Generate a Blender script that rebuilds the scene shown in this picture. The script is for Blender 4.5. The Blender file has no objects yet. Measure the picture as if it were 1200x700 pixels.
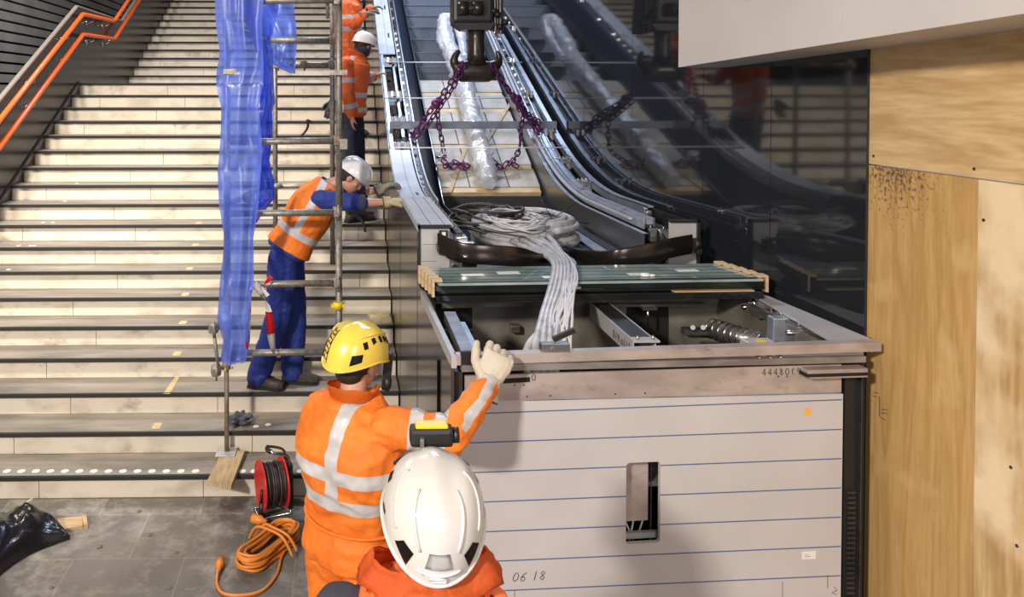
import bpy, bmesh, math, random
from mathutils import Vector, Matrix, noise
R = random.Random(7)
scn = bpy.context.scene
COL = scn.collection
V = Vector
# ------------------------------------------------------------------ camera
F = 930.0; PX = 418.0; H = 2.77
PSI = math.radians(1.1); PIT = math.radians(1.1)
PY = 110 + F*math.tan(PIT)
fwd = V((math.sin(PSI)*math.cos(PIT), math.cos(PSI)*math.cos(PIT), -math.sin(PIT)))
rgt = V((math.cos(PSI), -math.sin(PSI), 0)); upv = rgt.cross(fwd)
CAMP = V((0, 0, H))
cam = bpy.data.objects.new('camera', bpy.data.cameras.new('camera')); COL.objects.link(cam)
cam.location = CAMP
cam.rotation_euler = Matrix((rgt, upv, -fwd)).transposed().to_euler()
cam.data.sensor_width = 36; cam.data.lens = F*36/1200
cam.data.shift_x = (600-PX)/1200; cam.data.shift_y = -(350-PY)/1200
cam.data.clip_start = .05; cam.data.clip_end = 200
scn.camera = cam
def ray(x, y): return rgt*((x-PX)/F) + upv*((PY-y)/F) + fwd
def aY(x, y, Y): d = ray(x, y); return CAMP + d*(Y/d.y)
def aZ(x, y, Z): d = ray(x, y); return CAMP + d*((Z-H)/d.z)
def aX(x, y, X): d = ray(x, y); return CAMP + d*(X/d.x)
# ------------------------------------------------------------------ materials
def mat(name, col, rough=.6, metal=0, c2=None, scale=8, detail=4, bump=0, bscale=None, stretch=(1,1,1), spec=.5, trans=0, alpha=1, ramp=(.35,.65), emit=0, dirt=None, coat=0, bdist=.01):
    m = bpy.data.materials.new(name); m.use_nodes = True
    nt = m.node_tree; n = nt.nodes; L = nt.links; b = n['Principled BSDF']
    def rgb(c): return (c[0], c[1], c[2], 1)
    b.inputs['Base Color'].default_value = rgb(col); b.inputs['Roughness'].default_value = rough
    b.inputs['Metallic'].default_value = metal; b.inputs['Specular IOR Level'].default_value = spec
    b.inputs['Transmission Weight'].default_value = trans; b.inputs['Alpha'].default_value = alpha
    b.inputs['Coat Weight'].default_value = coat
    if emit: b.inputs['Emission Color'].default_value = rgb(col); b.inputs['Emission Strength'].default_value = emit
    tc = n.new('ShaderNodeTexCoord'); mp = n.new('ShaderNodeMapping'); mp.inputs['Scale'].default_value = stretch
    L.new(tc.outputs['Object'], mp.inputs['Vector'])
    last = None
    if c2:
        t = n.new('ShaderNodeTexNoise'); t.inputs['Scale'].default_value = scale; t.inputs['Detail'].default_value = detail
        L.new(mp.outputs[0], t.inputs['Vector'])
        r = n.new('ShaderNodeValToRGB'); r.color_ramp.elements[0].position = ramp[0]; r.color_ramp.elements[1].position = ramp[1]
        r.color_ramp.elements[0].color = rgb(col); r.color_ramp.elements[1].color = rgb(c2)
        L.new(t.outputs['Fac'], r.inputs[0]); last = r.outputs[0]
        L.new(last, b.inputs['Base Color'])
    if dirt:
        dc, ds, d0, d1 = dirt
        t = n.new('ShaderNodeTexNoise'); t.inputs['Scale'].default_value = ds; t.inputs['Detail'].default_value = 8; t.inputs['Roughness'].default_value = .7
        L.new(mp.outputs[0], t.inputs['Vector'])
        r = n.new('ShaderNodeMapRange'); r.inputs[1].default_value = d0; r.inputs[2].default_value = d1
        L.new(t.outputs['Fac'], r.inputs[0])
        mx = n.new('ShaderNodeMix'); mx.data_type = 'RGBA'; mx.inputs[7].default_value = rgb(dc)
        if last: L.new(last, mx.inputs[6])
        else: mx.inputs[6].default_value = rgb(col)
        L.new(r.outputs[0], mx.inputs[0]); last = mx.outputs[2]; L.new(last, b.inputs['Base Color'])
    if bump:
        t = n.new('ShaderNodeTexNoise'); t.inputs['Scale'].default_value = bscale or scale*3; t.inputs['Detail'].default_value = 5
        L.new(mp.outputs[0], t.inputs['Vector'])
        bp = n.new('ShaderNodeBump'); bp.inputs['Strength'].default_value = bump; bp.inputs['Distance'].default_value = bdist
        L.new(t.outputs['Fac'], bp.inputs['Height']); L.new(bp.outputs[0], b.inputs['Normal'])
    return m
def floor_mat():
    m = mat('paving', (.235,.21,.18), .7, c2=(.12,.11,.095), scale=1.3, detail=10, dirt=((.40,.37,.32), 4, .5, .72), bump=.3, bscale=30)
    nt = m.node_tree; n = nt.nodes; L = nt.links; b = n['Principled BSDF']
    src = b.inputs['Base Color'].links[0].from_socket
    tc = n.new('ShaderNodeTexCoord'); br = n.new('ShaderNodeTexBrick')
    mp = n.new('ShaderNodeMapping'); mp.inputs['Location'].default_value = (.35,.23,0); L.new(tc.outputs['Object'], mp.inputs[0]); L.new(mp.outputs[0], br.inputs['Vector'])
    br.inputs['Scale'].default_value = 1; br.inputs['Brick Width'].default_value = .66; br.inputs['Row Height'].default_value = .5
    br.inputs['Mortar Size'].default_value = .004; br.inputs['Color1'].default_value = (1,1,1,1); br.inputs['Color2'].default_value = (.8,.8,.8,1); br.inputs['Mortar'].default_value = (1.25,1.2,1.15,1)
    mx = n.new('ShaderNodeMix'); mx.data_type = 'RGBA'; mx.blend_type = 'MULTIPLY'; mx.inputs[0].default_value = 1
    L.new(src, mx.inputs[6]); L.new(br.outputs[0], mx.inputs[7]); L.new(mx.outputs[2], b.inputs['Base Color'])
    return m
def ply_mat(name, a, bcol, stretch, loc=(0,0,0), dark=None, blotch=None):
    m = bpy.data.materials.new(name); m.use_nodes = True
    nt = m.node_tree; n = nt.nodes; L = nt.links; b = n['Principled BSDF']; b.inputs['Roughness'].default_value = .55
    tc = n.new('ShaderNodeTexCoord'); mp = n.new('ShaderNodeMapping'); mp.inputs['Scale'].default_value = stretch; mp.inputs['Location'].default_value = loc
    L.new(tc.outputs['Object'], mp.inputs[0])
    t = n.new('ShaderNodeTexNoise'); t.inputs['Scale'].default_value = 1.6; t.inputs['Detail'].default_value = 2; t.inputs['Distortion'].default_value = .6; L.new(mp.outputs[0], t.inputs['Vector'])
    mul = n.new('ShaderNodeMath'); mul.operation = 'MULTIPLY'; mul.inputs[1].default_value = 9; L.new(t.outputs['Fac'], mul.inputs[0])
    fr = n.new('ShaderNodeMath'); fr.operation = 'PINGPONG'; fr.inputs[1].default_value = 1; L.new(mul.outputs[0], fr.inputs[0])
    t2 = n.new('ShaderNodeTexNoise'); t2.inputs['Scale'].default_value = 14; t2.inputs['Detail'].default_value = 6; L.new(mp.outputs[0], t2.inputs['Vector'])
    ad = n.new('ShaderNodeMath'); ad.operation = 'MULTIPLY_ADD'; ad.inputs[1].default_value = .5; L.new(fr.outputs[0], ad.inputs[0]); L.new(t2.outputs['Fac'], ad.inputs[2])
    r = n.new('ShaderNodeValToRGB'); r.color_ramp.elements[0].position = .35; r.color_ramp.elements[1].position = 1.0
    r.color_ramp.elements[0].color = (*a,1); r.color_ramp.elements[1].color = (*bcol,1); L.new(ad.outputs[0], r.inputs[0])
    out = r.outputs[0]
    def over(out, c, scale, lo, hi, gx):
        t3 = n.new('ShaderNodeTexNoise'); t3.inputs['Scale'].default_value = scale; t3.inputs['Detail'].default_value = 5; L.new(tc.outputs['Object'], t3.inputs['Vector'])
        mr = n.new('ShaderNodeMapRange'); mr.inputs[1].default_value = lo; mr.inputs[2].default_value = hi
        src = t3.outputs['Fac']
        if gx:
            d = n.new('ShaderNodeVectorMath'); d.operation = 'DISTANCE'; d.inputs[1].default_value = gx[:3]; L.new(tc.outputs['Object'], d.inputs[0])
            s = n.new('ShaderNodeMath'); s.operation = 'MULTIPLY_ADD'; s.inputs[1].default_value = -gx[3]; L.new(d.outputs['Value'], s.inputs[0]); L.new(src, s.inputs[2]); src = s.outputs[0]
        L.new(src, mr.inputs[0])
        mx = n.new('ShaderNodeMix'); mx.data_type = 'RGBA'; mx.inputs[7].default_value = (*c,1); L.new(mr.outputs[0], mx.inputs[0]); L.new(out, mx.inputs[6]); return mx.outputs[2]
    if blotch: out = over(out, *blotch)
    if dark: out = over(out, *dark)
    L.new(out, b.inputs['Base Color'])
    return m
def film_mat(name, col, alpha, rough=.25, bump=.5):
    m = bpy.data.materials.new(name); m.use_nodes = True
    nt = m.node_tree; n = nt.nodes; L = nt.links; n.remove(n['Principled BSDF']); o = n['Material Output']
    c = (*col,1)
    d = n.new('ShaderNodeBsdfDiffuse'); d.inputs[0].default_value = c
    t = n.new('ShaderNodeBsdfTranslucent'); t.inputs[0].default_value = c
    tr = n.new('ShaderNodeBsdfTransparent'); tr.inputs[0].default_value = (min(1,col[0]*1.4+.15), min(1,col[1]*1.4+.2), min(1,col[2]*1.4+.2), 1)
    g = n.new('ShaderNodeBsdfGlossy'); g.inputs['Roughness'].default_value = rough
    a1 = n.new('ShaderNodeMixShader'); a1.inputs[0].default_value = .45; L.new(d.outputs[0], a1.inputs[1]); L.new(t.outputs[0], a1.inputs[2])
    a2 = n.new('ShaderNodeMixShader'); L.new(a1.outputs[0], a2.inputs[2]); L.new(tr.outputs[0], a2.inputs[1])
    tc = n.new('ShaderNodeTexCoord'); ns = n.new('ShaderNodeTexNoise'); ns.inputs['Scale'].default_value = 6; ns.inputs['Detail'].default_value = 4; L.new(tc.outputs['Object'], ns.inputs['Vector'])
    mr = n.new('ShaderNodeMapRange'); mr.inputs[1].default_value = .3; mr.inputs[2].default_value = .7; mr.inputs[3].default_value = max(0, alpha-.2); mr.inputs[4].default_value = min(1, alpha+.2)
    L.new(ns.outputs['Fac'], mr.inputs[0]); L.new(mr.outputs[0], a2.inputs[0])
    a3 = n.new('ShaderNodeMixShader'); fr = n.new('ShaderNodeLayerWeight'); fr.inputs[0].default_value = .35; fm = n.new('ShaderNodeMath'); fm.operation = 'MULTIPLY_ADD'; fm.inputs[1].default_value = .35; fm.inputs[2].default_value = .05
    L.new(fr.outputs['Facing'], fm.inputs[0]); L.new(fm.outputs[0], a3.inputs[0]); L.new(a2.outputs[0], a3.inputs[1]); L.new(g.outputs[0], a3.inputs[2]); L.new(a3.outputs[0], o.inputs[0])
    ns2 = n.new('ShaderNodeTexNoise'); ns2.inputs['Scale'].default_value = 22; ns2.inputs['Detail'].default_value = 3; L.new(tc.outputs['Object'], ns2.inputs['Vector'])
    bp = n.new('ShaderNodeBump'); bp.inputs['Strength'].default_value = bump; bp.inputs['Distance'].default_value = .02; L.new(ns2.outputs['Fac'], bp.inputs['Height'])
    for q in (d, t, g, fr): L.new(bp.outputs[0], q.inputs['Normal'])
    return m
M = {}
M['floor'] = floor_mat()
M['tread'] = mat('tread_stone', (.30,.262,.215), .6, c2=(.175,.152,.125), scale=2.2, detail=8, stretch=(.6,3,1), dirt=((.10,.092,.082), 1.3, .5, .72), bump=.15)
M['riser'] = mat('riser_marble', (.72,.655,.54), .5, c2=(.50,.44,.34), scale=4, detail=9, stretch=(1,1,1.6), ramp=(.48,.75), dirt=((.27,.22,.17), 2.2, .56, .74), bump=.08)
M['nosing'] = mat('nosing', (.018,.017,.016), .75)
M['granite'] = mat('dark_granite', (.022,.018,.019), .2, c2=(.034,.029,.03), scale=60, spec=.22)
M['glosswall'] = mat('gloss_panel', (.017,.019,.023), .05, spec=.6, dirt=((.03,.032,.036), 1.1, .55, .9))
M['brownwall'] = mat('brown_gloss', (.06,.046,.044), .16, c2=(.06,.047,.046), scale=30, stretch=(1,1,4), spec=.6)
M['grout'] = mat('joint_dark', (.006,.006,.006), .8)
M['orange_rail'] = mat('orange_paint', (.90,.13,.02), .3)
M['chrome'] = mat('chrome', (.6,.6,.62), .22, 1)
M['galv'] = mat('galvanised_steel', (.36,.34,.30), .5, .6, c2=(.22,.2,.17), scale=30, dirt=((.5,.47,.4), 25, .6, .8))
M['rust'] = mat('weathered_steel', (.2,.15,.11), .6, .5, c2=(.32,.26,.2), scale=20)
M['steel'] = mat('brushed_steel', (.42,.41,.40), .33, .9, c2=(.28,.27,.26), scale=10, stretch=(1,1,6))
M['bluesteel'] = mat('pale_zinc_steel', (.56,.60,.68), .35, .75, c2=(.42,.46,.54), scale=12)
M['darksteel'] = mat('dark_steel', (.05,.05,.055), .4, .7, c2=(.09,.088,.088), scale=12)
M['pitsteel'] = mat('pit_steel', (.27,.25,.21), .45, .35, c2=(.13,.12,.105), scale=5)
M['skirt'] = mat('skirt_steel', (.30,.285,.28), .3, .85, c2=(.22,.21,.21), scale=5, stretch=(1,.4,3))
M['black'] = mat('black_plastic', (.012,.012,.013), .45)
M['rubber'] = mat('black_rubber', (.02,.018,.017), .28, spec=.6)
M['handrailm'] = mat('handrail_band', (.055,.045,.04), .2, .8)
M['white'] = mat('white_cover', (.52,.55,.62), .4, .1, c2=(.45,.48,.55), scale=4)
M['box'] = mat('beige_cladding', (.50,.49,.48), .4, .2, c2=(.43,.42,.42), scale=6)
M['pinkplate'] = mat('primed_plate', (.47,.40,.365), .5, .3, c2=(.33,.275,.25), scale=5, detail=6, stretch=(1,1,2), ramp=(.4,.68), dirt=((.19,.16,.145), 7, .58, .8))
M['channel'] = mat('weathered_channel', (.20,.18,.17), .5, .5, c2=(.34,.31,.29), scale=12, stretch=(.5,1,1))
M['panel'] = mat('panel_coat', (.52,.495,.49), .5, c2=(.47,.45,.445), scale=2.5, dirt=((.42,.40,.39), 3, .68, .85))
M['blueline'] = mat('blue_line', (.09,.13,.27), .5)
M['ink'] = mat('black_ink', (.01,.01,.01), .5)
M['fascia'] = mat('fascia_panel', (.62,.58,.55), .45, c2=(.56,.525,.5), scale=1.2)
M['wood'] = mat('pine', (.62,.46,.26), .6, c2=(.48,.33,.17), scale=7, stretch=(1,6,6), bump=.1)
M['plank'] = mat('scaffold_plank', (.50,.38,.22), .7, c2=(.34,.25,.15), scale=6, stretch=(6,1,6), bump=.2)
M['slab'] = mat('pale_slab', (.46,.43,.37), .6, c2=(.33,.30,.26), scale=6, dirt=((.3,.26,.2), 9, .62, .8))
M['cable'] = mat('grey_cable', (.50,.50,.52), .4, c2=(.33,.33,.35), scale=20)
M['cable2'] = mat('light_wire', (.54,.53,.55), .45)
M['bcable'] = mat('black_cable', (.03,.022,.02), .45, c2=(.06,.045,.04), scale=20)
M['redp'] = mat('red_plastic', (.6,.02,.02), .35)
M['ocable'] = mat('orange_cable', (.75,.25,.035), .42)
M['purple'] = mat('purple_chain', (.13,.022,.13), .35, .35, c2=(.08,.016,.085), scale=30)
M['hookm'] = mat('hook_black', (.03,.026,.022), .3, .5, c2=(.06,.05,.04), scale=14)
M['bluefilm'] = film_mat('blue_film', (.13,.22,.86), .70, .4, .12)
M['bluedeep'] = film_mat('deep_blue_film', (.02,.08,.78), .88, .4, .12)
M['clearfilm'] = film_mat('clear_film', (.88,.90,.95), .72, .12, .8)
M['tarp'] = mat('black_tarp', (.012,.012,.015), .22, bump=.6, bscale=14)
M['hv'] = mat('orange_workwear', (.88,.22,.02), .7, c2=(.74,.16,.012), scale=5, bump=.45, bscale=13, bdist=.03, dirt=((.40,.12,.03), 9, .62, .85))
M['hv2'] = mat('red_orange_workwear', (.86,.17,.03), .7, c2=(.72,.11,.02), scale=6, bump=.45, bscale=15, bdist=.03)
M['refl'] = mat('reflective_tape', (.56,.55,.55), .4, c2=(.44,.43,.43), scale=14)
M['blueover'] = mat('blue_overall', (.012,.03,.19), .75, c2=(.02,.045,.27), scale=6, bump=.5, bscale=14, bdist=.03)
M['navy'] = mat('navy_cloth', (.02,.024,.045), .8, c2=(.035,.04,.065), scale=7)
M['greyfleece'] = mat('dark_grey_cloth', (.035,.035,.048), .85, c2=(.05,.05,.065), scale=9)
M['skin'] = mat('skin', (.55,.30,.21), .5, c2=(.48,.24,.16), scale=8)
M['hair'] = mat('dark_hair', (.02,.014,.01), .7)
M['glove'] = mat('leather_glove', (.55,.49,.40), .7, c2=(.50,.44,.34), scale=14, dirt=((.3,.25,.18), 18, .6, .8), bump=.25, bscale=60)
M['gloveg'] = mat('grey_knit_glove', (.10,.10,.09), .85, c2=(.28,.27,.2), scale=16)
M['glovey'] = mat('yellowish_glove', (.52,.45,.27), .75, c2=(.36,.30,.17), scale=14)
M['boot'] = mat('worn_boot', (.035,.028,.022), .7, c2=(.06,.05,.04), scale=14)
M['helw'] = mat('white_helmet', (.80,.80,.82), .22, c2=(.74,.74,.76), scale=5, coat=.3)
M['helnear'] = mat('cream_white_helmet', (.62,.60,.56), .25, c2=(.56,.53,.48), scale=6, dirt=((.42,.37,.30), 16, .66, .8), coat=.4)
M['hely'] = mat('yellow_helmet', (.78,.60,.08), .25, c2=(.70,.52,.07), scale=7, coat=.4)
M['yellow'] = mat('yellow_plastic', (.75,.55,.03), .4)
M['tape'] = mat('yellow_tape', (.62,.50,.22), .5, c2=(.40,.34,.2), scale=30)
M['dot'] = mat('white_dot', (.72,.70,.66), .5)
M['tapered'] = mat('red_tape', (.75,.02,.02), .4)
M['tapewhite'] = mat('white_tape', (.75,.73,.72), .4)
M['glassg'] = mat('green_glass', (.36,.44,.41), .08, c2=(.2,.28,.25), scale=3, spec=.8, coat=.5)
M['glassdark'] = mat('dark_glass_sheet', (.012,.014,.014), .1, spec=.7)
M['rag'] = mat('dark_rag', (.03,.03,.05), .85, c2=(.1,.1,.13), scale=14)
M['orangedot'] = mat('orange_sticker', (.85,.4,.02), .5)
M['paper'] = mat('paper_label', (.75,.73,.70), .5)
M['plaster'] = mat('plaster', (.35,.33,.31), .8)
M['stepm'] = mat('escalator_step', (.17,.20,.26), .45, .3, c2=(.12,.145,.19), scale=6, stretch=(40,1,1))
M['innerp'] = mat('inner_panel', (.03,.04,.065), .35, .3)
M['batten'] = mat('brown_batten', (.30,.19,.09), .7, c2=(.2,.12,.055), scale=9)
M['darkbar'] = mat('dull_blue_steel', (.20,.235,.30), .4, .5, c2=(.13,.15,.2), scale=12)
M['comb'] = mat('ribbed_riser', (.03,.031,.034), .5, 0)
M['fplate'] = mat('floor_plate_steel', (.20,.23,.29), .35, .5, c2=(.12,.14,.18), scale=7)
# ------------------------------------------------------------------ mesh builder
class MB:
    def __init__(s): s.bm = bmesh.new(); s.mats = []; s.smooth = False
    def mi(s, m):
        if m is None: return 0
        if m not in s.mats: s.mats.append(m)
        return s.mats.index(m)
    def box(s, lo, hi, m=None, bev=0, T=None):
        lo, hi = V(lo), V(hi); c = (lo+hi)/2; d = hi-lo
        r = bmesh.ops.create_cube(s.bm, size=1, matrix=Matrix.Translation(c) @ Matrix.Diagonal((*[abs(q) for q in d], 1)))
        vs = r['verts']
        if bev:
            es = list({e for v in vs for e in v.link_edges})
            rb = bmesh.ops.bevel(s.bm, geom=es, offset=bev, segments=2, affect='EDGES', profile=.6)
            vs = list({v for f in rb['faces'] for v in f.verts} | {v for v in vs if v.is_valid})
        if T: bmesh.ops.transform(s.bm, matrix=T, verts=vs)
        k = s.mi(m)
        for f in {f for v in vs for f in v.link_faces}: f.material_index = k
        return s
    def obox(s, a, b, w, h, m=None, up=V((0,0,1)), bev=0):
        """box along a->b, width w, height h (centred)"""
        a, b = V(a), V(b); y = (b-a); L = y.length; y.normalize(); x = y.cross(up).normalized(); z = x.cross(y)
        T = Matrix((x, y, z)).transposed().to_4x4(); T.translation = (a+b)/2
        return s.box((-w/2,-L/2,-h/2), (w/2,L/2,h/2), m, bev, T)
    def tube(s, pts, r, seg=10, m=None, cap=True, closed=False, rs=None, round_=False):
        pts = [V(p) for p in pts]; n = len(pts); rings = []; k = s.mi(m)
        if rs is None: rs = [r]*n if not hasattr(r, '__len__') else r
        if round_:
            t0 = (pts[0]-pts[1]).normalized(); t1 = (pts[-1]-pts[-2]).normalized(); ra, rb = rs[0], rs[-1]
            pre = [pts[0]+t0*ra*math.sin(a) for a in (1.45,1.1,.6)]; pr = [ra*math.cos(a) for a in (1.45,1.1,.6)]
            post = [pts[-1]+t1*rb*math.sin(a) for a in (.6,1.1,1.45)]; po = [rb*math.cos(a) for a in (.6,1.1,1.45)]
            pts = pre+pts+post; rs = pr+list(rs)+po; n = len(pts)
        ref = None
        for i in range(n):
            if closed: t = pts[(i+1)%n]-pts[i-1]
            else: t = pts[min(i+1,n-1)]-pts[max(i-1,0)]
            if t.length < 1e-9: t = V((0,0,1))
            t.normalize()
            if ref is None: ref = t.orthogonal().normalized()
            ref = (ref - t*ref.dot(t))
            if ref.length < 1e-6: ref = t.orthogonal()
            ref.normalize(); bi = t.cross(ref)
            rings.append([s.bm.verts.new(pts[i] + (ref*math.cos(2*math.pi*j/seg)+bi*math.sin(2*math.pi*j/seg))*rs[i]) for j in range(seg)])
        for i in range(n if closed else n-1):
            A, B = rings[i], rings[(i+1)%n]
            for j in range(seg):
                f = s.bm.faces.new((A[j], A[(j+1)%seg], B[(j+1)%seg], B[j])); f.material_index = k; f.smooth = True
        if cap and not closed:
            for ring, rev in ((rings[0], True), (rings[-1], False)):
                f = s.bm.faces.new(list(reversed(ring)) if rev else ring); f.material_index = k
        return s
    def grid(s, rows, m=None, closed=False, smooth=True):
        k = s.mi(m); vr = [[s.bm.verts.new(p) for p in r] for r in rows]; n = len(vr[0])
        for i in range(len(vr)-1):
            for j in range(n if closed else n-1):
                f = s.bm.faces.new((vr[i][j], vr[i][(j+1)%n], vr[i+1][(j+1)%n], vr[i+1][j])); f.material_index = k; f.smooth = smooth
        return vr
    def loft(s, rings, m=None, smooth=True):
        vr = s.grid(rings, m, closed=True, smooth=smooth); k = s.mi(m)
        for ring, rev in ((vr[0], True), (vr[-1], False)):
            f = s.bm.faces.new(list(reversed(ring)) if rev else ring); f.material_index = k
        return s
    def prism(s, poly, ext, m=None):
        """poly: list of Vector points, extruded by vector ext"""
        k = s.mi(m); a = [s.bm.verts.new(p) for p in poly]; b = [s.bm.verts.new(V(p)+V(ext)) for p in poly]; n = len(a)
        fs = [s.bm.faces.new(a), s.bm.faces.new(list(reversed(b)))]
        for i in range(n): fs.append(s.bm.faces.new((a[(i+1)%n], a[i], b[i], b[(i+1)%n])))
        for f in fs: f.material_index = k
        return s
    def ball(s, c, r, m=None, seg=16, rot=None):
        if not hasattr(r, '__len__'): r = (r, r, r)
        T = Matrix.Translation(c) @ (rot.to_4x4() if rot else Matrix.Identity(4)) @ Matrix.Diagonal((*r, 1))
        q = bmesh.ops.create_uvsphere(s.bm, u_segments=seg, v_segments=max(6,seg//2), radius=1, matrix=T); k = s.mi(m)
        for f in {f for v in q['verts'] for f in v.link_faces}: f.material_index = k; f.smooth = True
        return s
    def cyl(s, a, b, r, m=None, seg=20): return s.tube([a, b], r, seg, m)
def fixn(bm):
    bmesh.ops.recalc_face_normals(bm, faces=bm.faces)
def tagp(o, label=None, cat=None, group=None, kind=None):
    if label: o['label'] = label
    if cat: o['category'] = cat
    if group: o['group'] = group
    if kind: o['kind'] = kind
    return o
WO = {}
def empty(name, loc, label=None, cat=None, group=None, kind=None):
    o = bpy.data.objects.new(name, None); COL.objects.link(o); o.location = loc; o.empty_display_size = .1
    WO[o.name] = V(loc); return tagp(o, label, cat, group, kind)
def build(mb, name, m, parent=None, label=None, cat=None, group=None, kind=None, origin=None, mesh=None, auto=35):
    """link ONE mesh object; geometry is given in world coordinates"""
    if mesh is None:
        bm = mb.bm; fixn(bm); mesh = bpy.data.meshes.new(name)
        if parent is not None: off = WO[parent.name]
        else:
            if origin is None:
                xs = [v.co for v in bm.verts]
                lo = V([min(c[i] for c in xs) for i in range(3)]); hi = V([max(c[i] for c in xs) for i in range(3)])
                origin = V(((lo.x+hi.x)/2, (lo.y+hi.y)/2, lo.z))
            off = V(origin)
        for v in bm.verts: v.co -= off
        bm.to_mesh(mesh); bm.free()
        ms = mb.mats if mb.mats else [m]
        for q in ms: mesh.materials.append(M[q] if isinstance(q, str) else q)
    else:
        off = V(origin) if origin is not None else (WO[parent.name] if parent is not None else V((0,0,0)))
    o = bpy.data.objects.new(name, mesh); COL.objects.link(o)
    if parent is not None: o.parent = parent
    else: o.location = off
    WO[o.name] = off
    return tagp(o, label, cat, group, kind)
def kids(o): return [c for c in bpy.data.objects if c.parent == o]
def copy_tree(o, loc=None, parent=None, label=None):
    c = o.copy(); COL.objects.link(c)
    if parent: c.parent = parent
    if loc is not None: c.location = loc
    if label: c['label'] = label
    for ch in o.children: copy_tree(ch, None, c)
    return c
def smooth_path(pts, n=8, closed=False):
    pts = [V(p) for p in pts]; out = []; N = len(pts)
    for i in range(N if closed else N-1):
        if closed: p0, p1, p2, p3 = pts[i-1], pts[i], pts[(i+1)%N], pts[(i+2)%N]
        else: p0, p1, p2, p3 = pts[max(i-1,0)], pts[i], pts[i+1], pts[min(i+2,N-1)]
        for k in range(n):
            t = k/n
            out.append(.5*((2*p1)+(p2-p0)*t+(2*p0-5*p1+4*p2-p3)*t*t+(3*p1-p0-3*p2+p3)*t**3))
    if not closed: out.append(pts[-1])
    return out
# stroke font for hand writing and stencilled marks: each glyph on a 1 x 1.6 box
GL = {'0':[[(.5,0),(.1,.3),(.05,.9),(.3,1.5),(.7,1.5),(.95,1),(.9,.4),(.5,0)]], '1':[[(.5,0),(.5,1.6)]],
 '6':[[(.9,1.5),(.4,1.1),(.1,.5),(.3,0),(.7,0),(.9,.4),(.6,.8),(.15,.6)]], '8':[[(.5,.8),(.1,1.2),(.4,1.6),(.8,1.3),(.5,.8),(.1,.4),(.5,0),(.9,.4),(.5,.8)]],
 '4':[[(.7,0),(.7,1.6),(.05,.5),(.95,.5)]], '9':[[(.9,1.1),(.5,.7),(.1,1.1),(.4,1.55),(.9,1.3),(.85,.7),(.6,0)]], '(':[[(.7,1.6),(.3,1.1),(.3,.5),(.7,0)]], ')':[[(.3,1.6),(.7,1.1),(.7,.5),(.3,0)]],
 '2':[[(.1,1.2),(.4,1.6),(.9,1.2),(.1,0),(.9,0)]], '5':[[(.9,1.6),(.2,1.6),(.15,.9),(.7,.9),(.9,.4),(.5,0),(.1,.1)]], '7':[[(.1,1.6),(.9,1.6),(.4,0)]], 'n':[[(.1,0),(.1,1),(.5,1.1),(.9,.8),(.9,0)]],
 'U':[[(.3,0),(.3,.2),(.1,.5),(.1,1.2),(.4,1.5),(.6,1.5),(.9,1.2),(.9,.5),(.7,.2),(.7,0)]], 'H':[[(.1,0),(.1,1.6)],[(.9,0),(.9,1.6)],[(.1,.8),(.9,.8)]], 'B':[[(.1,0),(.1,1.6),(.8,1.4),(.1,.8),(.9,.4),(.1,0)]], 'A':[[(0,0),(.5,1.6),(1,0)],[(.2,.6),(.8,.6)]],
 'R':[[(.1,0),(.1,1.6),(.9,1.3),(.1,.8),(.9,0)]], 'E':[[(.9,1.6),(.1,1.6),(.1,0),(.9,0)],[(.1,.8),(.7,.8)]], 'C':[[(.9,1.3),(.5,1.6),(.1,1),(.1,.5),(.5,0),(.9,.3)]], '/':[[(.2,0),(.8,1.6)]], '-':[[(.1,.8),(.9,.8)]]}
def strokes(mb, text, org, ux, uy, h, r=.0012, m=None, gap=.35):
    org, ux, uy = V(org), V(ux).normalized(), V(uy).normalized(); w = h/1.6; x = 0
    for ch in text:
        for st in GL.get(ch, []):
            mb.tube([org + ux*(x+px*w) + uy*(py*w) for px, py in st], r, 5, m)
        x += w*(1+gap) if ch != ' ' else w*.8
    return mb
# ================================================================== SETTING
S0, ST, SR = 5.39, .32, .162           # first nosing Y, going, rise
LAND = 2.2
XL, XR = -3.56, .44
WX = 2.40                              # gloss wall plane on the right
def nose(n): return S0 + (n-1)*ST + (LAND if n > 18 else 0)
mb = MB(); mb.box((-9,-1.6,-.12), (2.55, 5.46, 0)); build(mb, 'floor', 'floor', kind='structure', label='grey stone paving at the foot of the stairs')
stairs = empty('staircase', (-1.5, S0, 0), 'wide stone staircase with pale marble risers and grey treads', 'staircase', kind='structure')
for n in range(1, 33):
    y = nose(n); z = SR*n; yb = (nose(n+1) if n < 32 else y+ST) + .03
    mb = MB(); mb.box((XL, y+.02, z-.032), (XR, yb+.02, z))
    st = build(mb, 'tread', 'tread', stairs)
    mb = MB(); mb.box((XL, y-.004, z-.026), (XR, y+.022, z+.0015), bev=.003); build(mb, 'nosing', 'nosing', st, label='black stair nosing')
    mb = MB(); j0 = (-2.07 if n % 2 else -2.37); gap = 1.12 if n % 2 else 1.72
    js = [XL]; x = j0 - gap
    while x < XR-.08:
        if x > XL+.08: js.append(x)
        x += gap
    js.append(XR)
    for a, b in zip(js, js[1:]): mb.box((a+.002, y+.03, z-SR+.001), (b-.002, y+.07, z-.033), bev=.0015)
    build(mb, 'riser', 'riser', st)
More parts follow.
